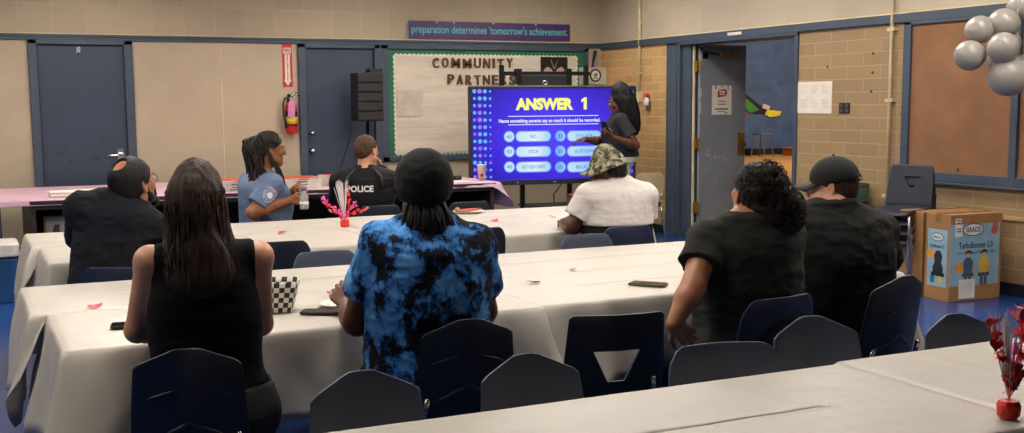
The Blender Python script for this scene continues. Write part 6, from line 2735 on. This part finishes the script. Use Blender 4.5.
jk = b.shirt('police_jacket', cloth_mat('black_nylon', '#0a0b0d', .7), .016, hem=.5, neck_r=.07, seed=17, amp=.005, long=True, extra=vest)
surf_text(jk, 'police_lettering', 'POLICE', .205, .048, tuple(b.L(2.755, 8.45, .906)), (1, 0, 0), (0, 0, 1), (0, 1, 0), mat('white_print', '#d9d8d4', .6), .03, .004)
S = SDF()
N = b.J['N']
S.cap(N + V3(-.03, 0, .0), N + V3(.03, 0, .0), .066, .066, .02)
S.plane(N + V3(0, 0, .03), (0, .3, 1), .006)
S.plane(N + V3(0, 0, -.03), (0, 0, -1), .006)
sdf_obj('jacket_collar', S, .006, cloth_mat('black_knit_collar', '#141417', .8), jk)
m = MB()
for x in (-1, 1):
    m.tube([tuple(N + V3(x * .07, -.072, .0)), tuple(N + V3(x * .125, -.115, -.05)), tuple(N + V3(x * .135, -.155, -.12))], .014, 6)
m.build('vest_strap', mat('vest_strap', '#0c0d0f', .6), jk, smooth=True)
b.pants(cloth_mat('black_uniform', '#15171c'), .012, .25, 9)
b.hair_cap(H_SHORT, .010, (.078, .062), (-.105, -.065), .003, 80, .0042)
bt = thing('water_bottle', 'clear water bottle raised to the mouth of the officer in the police vest', 'bottle', tuple(wR * 0))
wp = b.J['wr']
c_, q_ = math.cos(-b.h), math.sin(-b.h)
hp = b.J['fr'].mean(0)
bt.location = (b.x + hp[0] * c_ - hp[1] * q_, b.y + hp[0] * q_ + hp[1] * c_, hp[2] - .03)
bt.rotation_euler = (R(20), R(-35), 0)
MB().lathe([(0, 0), (.030, 0), (.032, .008), (.032, .05), (.029, .06), (.032, .07), (.032, .115), (.014, .145), (.013, .16), (0, .16)], (0, 0, -.04), 20).build('bottle_body', MATS['clear_bottle'], bt, smooth=True)
MB().lathe([(.0325, .025), (.0325, .06)], (0, 0, -.04), 20).build('label_band', M_white, bt, smooth=True)

# 6 ---- standing woman with phone
b = Body(6.43, 10.66, -62)
b.torso((0, 0, .90), (.0, .03, 1.43), [(0, .185, .165, 0), (.15, .19, .17, 0), (.4, .175, .155, .015), (.7, .18, .165, .025), (.88, .165, .12, .0), (1, .065, .06, 0)])
b.shoulders((-.18, .02, 1.36), (.18, .02, 1.36), .056)
eL = b.L(6.44, 10.40, 1.09)
wL = b.L(6.15, 10.38, 1.185)
b.arm('l', eL, wL, .054, .046, .028)
eR = b.L(6.26, 10.84, 1.13)
wR = b.L(6.02, 10.76, 1.16)
b.arm('r', eR, wR, .052, .044, .027)
b.hand('l', b.L(6.06, 10.40, 1.235) - wL, b.L(6.06, 10.62, 1.6) - wL, (.6, .62, .65, .7, .4), .95, .05)
b.hand('r', b.L(5.88, 10.73, 1.15) - wR, (0, .0, -1), (.2, .3, .4, .5, .2), .95)
S = b.S
b.J['legs'] = []
for x in (-1, 1):
    hp, kn, an = V3(x * .085, 0, .90), V3(x * .095, .02, .49), V3(x * .10, -.01, .09)
    S.cap(hp, kn, .088, .055, .03)
    S.cap(kn, kn + (an - kn) * .3, .053, .054, .02)
    S.cap(kn + (an - kn) * .3, an, .054, .033, .02)
    S.cap(an + V3(0, -.02, -.03), an + V3(0, .14, -.045), .034, .026, .02)
    b.J['legs'].append((hp, kn, an, .088, .055, .033))
b.head(b.L(6.37, 10.64, 1.545), yaw=-6, pitch=-14, sc=1.06, neck=.052)
b.finish('person standing by the big screen holding a phone, long black hair, dark tee', SK_D)
b.face()
ts_ = b.shirt('grey_tee', cloth_mat('charcoal_tee', '#2b2c30'), .014, (.62, .62), .97, .062, .01, seed=23, amp=.005)
tr = b.pants(cloth_mat('pale_sage_trousers', '#b9bfa9'), .012, .28, 9)
H, M = b.H, b.J['HM']
surf = [('#b9a7a0', (.0, .0), .05), ('#a05a58', (-.03, .02), .03), ('#c9c4b8', (.035, -.03), .03)]
bm = bmesh.new()
bm.from_mesh(ts_.data)
tree = BVHTree.FromBMesh(bm)
bm.free()
for c_col, (ox, oz), r_ in surf:
    vs = []
    poly = [(ox + r_ * (1 + .25 * math.sin(5 * a)) * math.cos(a), oz + r_ * (1 + .25 * math.sin(5 * a)) * math.sin(a)) for a in [2 * PI * k / 24 for k in range(24)]]
    for x_, z_ in poly + [(ox, oz)]:
        hit = tree.ray_cast(Vector((x_, .6, 1.24 + z_)), Vector((0, -1, 0)))
        vs.append(tuple((hit[0] if hit[0] is not None else Vector((x_, .15, 1.24 + z_))) + Vector((0, .003 + .001 * r_ * 20, 0))))
    m = MB()
    m.add(vs, [(i, (i + 1) % 24, 24) for i in range(24)])
    m.build('shirt_print', mat('print_' + c_col[1:], c_col, .7), ts_)
hb = M @ V3(0, -1, 0)
hcx = b.J['hc']
path = []
for z, w, d, back in ((1.73, .02, .02, .02), (1.717, .06, .07, .02), (1.675, .092, .108, .03), (1.605, .105, .125, .045), (1.56, .112, .13, .065), (1.49, .12, .125, .09), (1.41, .125, .115, .115), (1.33, .12, .10, .14), (1.26, .10, .08, .155), (1.20, .06, .05, .16)):
    path.append((tuple(V3(hcx[0], hcx[1], z) + V3(hb[0], hb[1], 0) * back), w, d))
S = SDF()
for i in range(len(path) - 1):
    (c0, w0, d0), (c1, w1, d1) = path[i], path[i + 1]
    for f in (0, .5):
        S.ell(V3(c0) * (1 - f) + V3(c1) * f, (w0 * (1 - f) + w1 * f, d0 * (1 - f) + d1 * f, .045), None, .03)
S.ell(H(0, .125, -.03), (.085, .085, .105), M, .01, 'sub')
S.noise(.007, (30, 30, 6), 4)
sdf_obj('hair', S, .006, H_BLACK, b.o)
rr = random.Random(18)
b.strands('loose_strands', H_BLACK, shell_curves(path, [rr.uniform(-2.1, 2.1) for _ in range(120)], 13, .02, 2, .08, 1.02), .004)
fl = b.J['fl'].mean(0)
c_, q_ = math.cos(-b.h), math.sin(-b.h)
phone((b.x + fl[0] * c_ - fl[1] * q_ - .02, b.y + fl[0] * q_ + fl[1] * c_ + .0, fl[2] + .02), R(28), 'phone held up by the woman standing at the screen', w=.075, l=.15)
held = [o for o in bpy.data.objects if o.name.startswith('smartphone')][-1]
held.rotation_euler = Vector((.86, .30, .42)).to_track_quat('Z', 'Y').to_euler()

# 7 ---- man in white shirt and camouflage hat
b = Body(3.665, 6.10, 4)
b.torso((0, 0, .46), (-.01, .05, 1.075), secs(.21, .165, .215, .18, .212, .16, .18, .01))
b.shoulders((-.195, .04, .975), (.195, .04, .965), .064)
b.arm('l', b.L(3.395, 6.20, .795), b.L(3.45, 6.44, .785), .062, .052, .032)
b.arm('r', b.L(3.885, 6.18, .785), b.L(3.75, 6.44, .785), .062, .052, .032)
b.hand('l', (.4, 1, 0), (0, 0, -1), hi=False)
b.hand('r', (-.3, 1, 0), (0, 0, -1), hi=False)
b.legs(((-.14, .45, .52), (.14, .45, .52)), ((-.14, .43, .09), (.15, .43, .09)), .105, .068, .04, .11)
b.head(b.L(3.61, 6.16, 1.118), yaw=-46, pitch=-16, sc=1.04, neck=.062)
b.finish('person in a white tee and camouflage bucket hat seated at the second table', SK_D)
b.face()
b.shirt('white_tee', cloth_mat('white_cotton', '#d3cbc5', .85, .03), .014, (.70, .70), .80, .068, seed=31, amp=.004, loose=1.02)
b.pants(cloth_mat('black_shorts', '#141417'), .016, .62, 9)
H, M = b.H, b.J['HM']
b.hair_cap(H_BLACK, .016, (.07, .05), (-.11, -.07), .006, 50, .005)
S = SDF()
S.ell(H(0, -.012, .055), (.095, .113, .085), M, .02)
S.cap(H(0, -.012, .05), H(0, -.012, .10), .090, .076, .02)
S.plane(H(0, -.012, .045), M @ V3(0, 0, -1), .004)
S.noise(.004, 25, 4)
cap_ = sdf_obj('bucket_hat', S, .005, camo_mat(), b.o)
P = []
for i in range(41):
    a = 2 * PI * i / 40
    row = []
    for j in range(6):
        v = j / 5
        fr = .5 + .5 * math.cos(a + .35)
        rx, ry = .095 + (.010 + .026 * fr) * v, .113 + (.010 + .052 * fr) * v
        dz = -.022 * v - .028 * v * v * (abs(math.sin(a)) ** 1.5) + .006 * math.sin(3 * a + 1) * v
        row.append(tuple(H(rx * math.sin(a), -.012 + ry * math.cos(a), .054 + dz)))
    P.append(row)
MB().grid(P).build('hat_brim', MATS.setdefault('camo', cap_.data.materials[0]), cap_, smooth=True, solid=.005, fixn=False)

# 8 ---- woman with big curly bun in charcoal tee
b = Body(2.79, 3.62, 2)
b.torso((0, 0, .46), (-.06, -.02, 1.105), secs(.235, .165, .205, .16, .215, .15, .185, .01))
b.shoulders((-.23, -.02, 1.025), (.15, .0, 1.02), .064)
eL = b.L(2.435, 3.52, .865)
wL = b.L(2.335, 3.50, .735)
b.arm('l', eL, wL, .058, .045, .029)
b.arm('r', (.22, .12, .80), (.12, .36, .79), .056, .046, .029)
b.hand('l', b.L(2.415, 3.51, .675) - wL, b.L(2.42, 3.66, .72) - wL, (.12, .18, .25, .35, .12), .98, .14)
b.hand('r', (-.3, 1, 0), (0, 0, -1), hi=False)
b.legs(((-.17, .46, .52), (.14, .46, .52)), ((-.17, .44, .09), (.15, .44, .09)), .11, .07, .04, .12)
b.head(b.L(2.792, 3.63, 1.188), yaw=6, pitch=10, roll=0, sc=.98, neck=.052)
b.finish('person with a big curly black bun in a charcoal tee, hand on hip', SK_M)
b.face()
b.shirt('charcoal_tee', cloth_mat('charcoal_jersey', '#282826'), .014, (.56, .6), .60, .064, seed=41, amp=.006, loose=1.03, rsleeve=1.06)
b.pants(cloth_mat('blue_black_jeans', '#1e2430'), .014, .30, 9)
H, M = b.H, b.J['HM']
b.hair_cap(H_BLACK, .010, (.075, .055), (-.10, -.06), .005, 60, .0045, 'hair', None, -.0)
S = SDF()
bc = b.L(2.850, 3.575, 1.128)
S.ell(bc, (.105, .10, .10), None, .02)
S.ell(bc + V3(-.04, .03, .05), (.08, .078, .075), None, .04)
S.ell(bc + V3(.015, .0, -.02), (.09, .08, .085), None, .04)
S.ell(H(.01, -.05, .042), (.078, .078, .084), M, .05)
S.noise(.014, 26, 5, True)
S.noise(.009, 75, 8, True)
sdf_obj('curly_bun', S, .006, hair_mat('hair_curly', '#0c0908', '#241813', (40, 40, 40)), b.o)
rr = random.Random(6)
cv = []
for k in range(950):
    d = unit((rr.gauss(0, 1), rr.gauss(-.5, 1), rr.gauss(0, 1)))
    p = bc + V3(d[0] * .104, d[1] * .098, d[2] * .098) if k % 3 else H(*(V3(.01, -.05, .045) + d * V3(.084, .082, .088)))
    if k % 3 == 0 and np.linalg.inv(M)[1] @ (p - b.J['hc']) > .035:
        continue
    t1 = unit(np.cross(d, (rr.uniform(-1, 1), rr.uniform(-1, 1), rr.uniform(-1, 1))))
    t2 = np.cross(d, t1)
    r0 = rr.uniform(.008, .015)
    cv.append([p + d * (.0 + .0028 * q) + (t1 * math.cos(q * 1.05) + t2 * math.sin(q * 1.05)) * r0 for q in range(9)])
b.strands('curls', bpy.data.materials['hair_curly'], cv, .0016, 4)

# 9 ---- man in black cap and black tee
b = Body(3.50, 3.93, 6)
b.torso((0, 0, .46), (-.055, -.01, 1.105), secs(.235, .155, .25, .155, .245, .155, .21, -.02))
b.shoulders((-.245, .0, 1.005), (.200, -.01, .96), .070)
b.arm('l', (-.33, .10, .80), (-.2, .33, .79), .062, .052, .032)
b.arm('r', (.315, .10, .76), (.22, .33, .78), .062, .052, .032)
b.hand('l', (.3, 1, 0), (0, 0, -1), hi=False)
b.hand('r', (-.3, 1, 0), (0, 0, -1), hi=False)
b.legs(((-.15, .44, .52), (.15, .44, .52)), ((-.15, .42, .09), (.15, .42, .09)), .11, .07, .04, .12)
b.head(b.L(3.47, 3.955, 1.158), yaw=-44, pitch=-4, sc=1.02, neck=.064)
b.finish('person in a black mesh cap and black tee at middle row right end', SK_L)
b.face()
b.shirt('black_tee', cloth_mat('black_jersey', '#161615'), .014, (.68, .68), .55, .07, seed=51, amp=.006, loose=1.02)
b.pants(cloth_mat('black_jeans', '#131417'), .014, .25, 9)
H, M = b.H, b.J['HM']
b.hair_cap(H_SHORT, .004, (.07, .05), (-.10, -.06), .0, 60, .0045)
S = SDF()
S.ell(H(0, -.012, .05), (.091, .110, .098), M, .02)
S.plane(H(0, .0, .030), M @ V3(0, -.12, -1), .004)
S.ell(H(0, -.125, .045), (.034, .03, .022), M, .006, 'sub')
cp = sdf_obj('baseball_cap', S, .0045, mat('cap_mesh', '#141517', .85, bump=.8, bscale=420, bdist=.004), b.o)
P = []
for i in range(17):
    u = -1 + i / 8
    row = []
    for j in range(6):
        v = j / 5
        y0 = .098 * math.cos(u * 1.15)
        x0 = .082 * math.sin(u * 1.15) / math.sin(1.15)
        row.append(tuple(H(x0 * (1 - .06 * v), -.005 + y0 + v * .085 * (1 - .25 * u * u), .034 - .012 * v - .016 * u * u * (0.4 + v))))
    P.append(row)
MB().grid(P).build('cap_brim', mat('cap_brim', '#121315', .7), cp, smooth=True, solid=.004, fixn=False)
m = MB()
m.tube([H(.034 * math.cos(a), -.118 + .004 * math.sin(a), .048 + .02 * math.sin(a)) for a in [R(180 * k / 8) for k in range(9)]], .0035, 5)
m.tube([H(.09 * math.sin(a), -.012 - .112 * math.cos(a), .032 + .008) for a in [R(-18 + 36 * k / 6) for k in range(7)]], .006, 5)
m.build('cap_strap', M_black, cp, smooth=True)
m = MB()
m.sphere(H(0, -.012, .149), .007, 8, 6)
m.build('cap_button', M_black, cp, smooth=True)
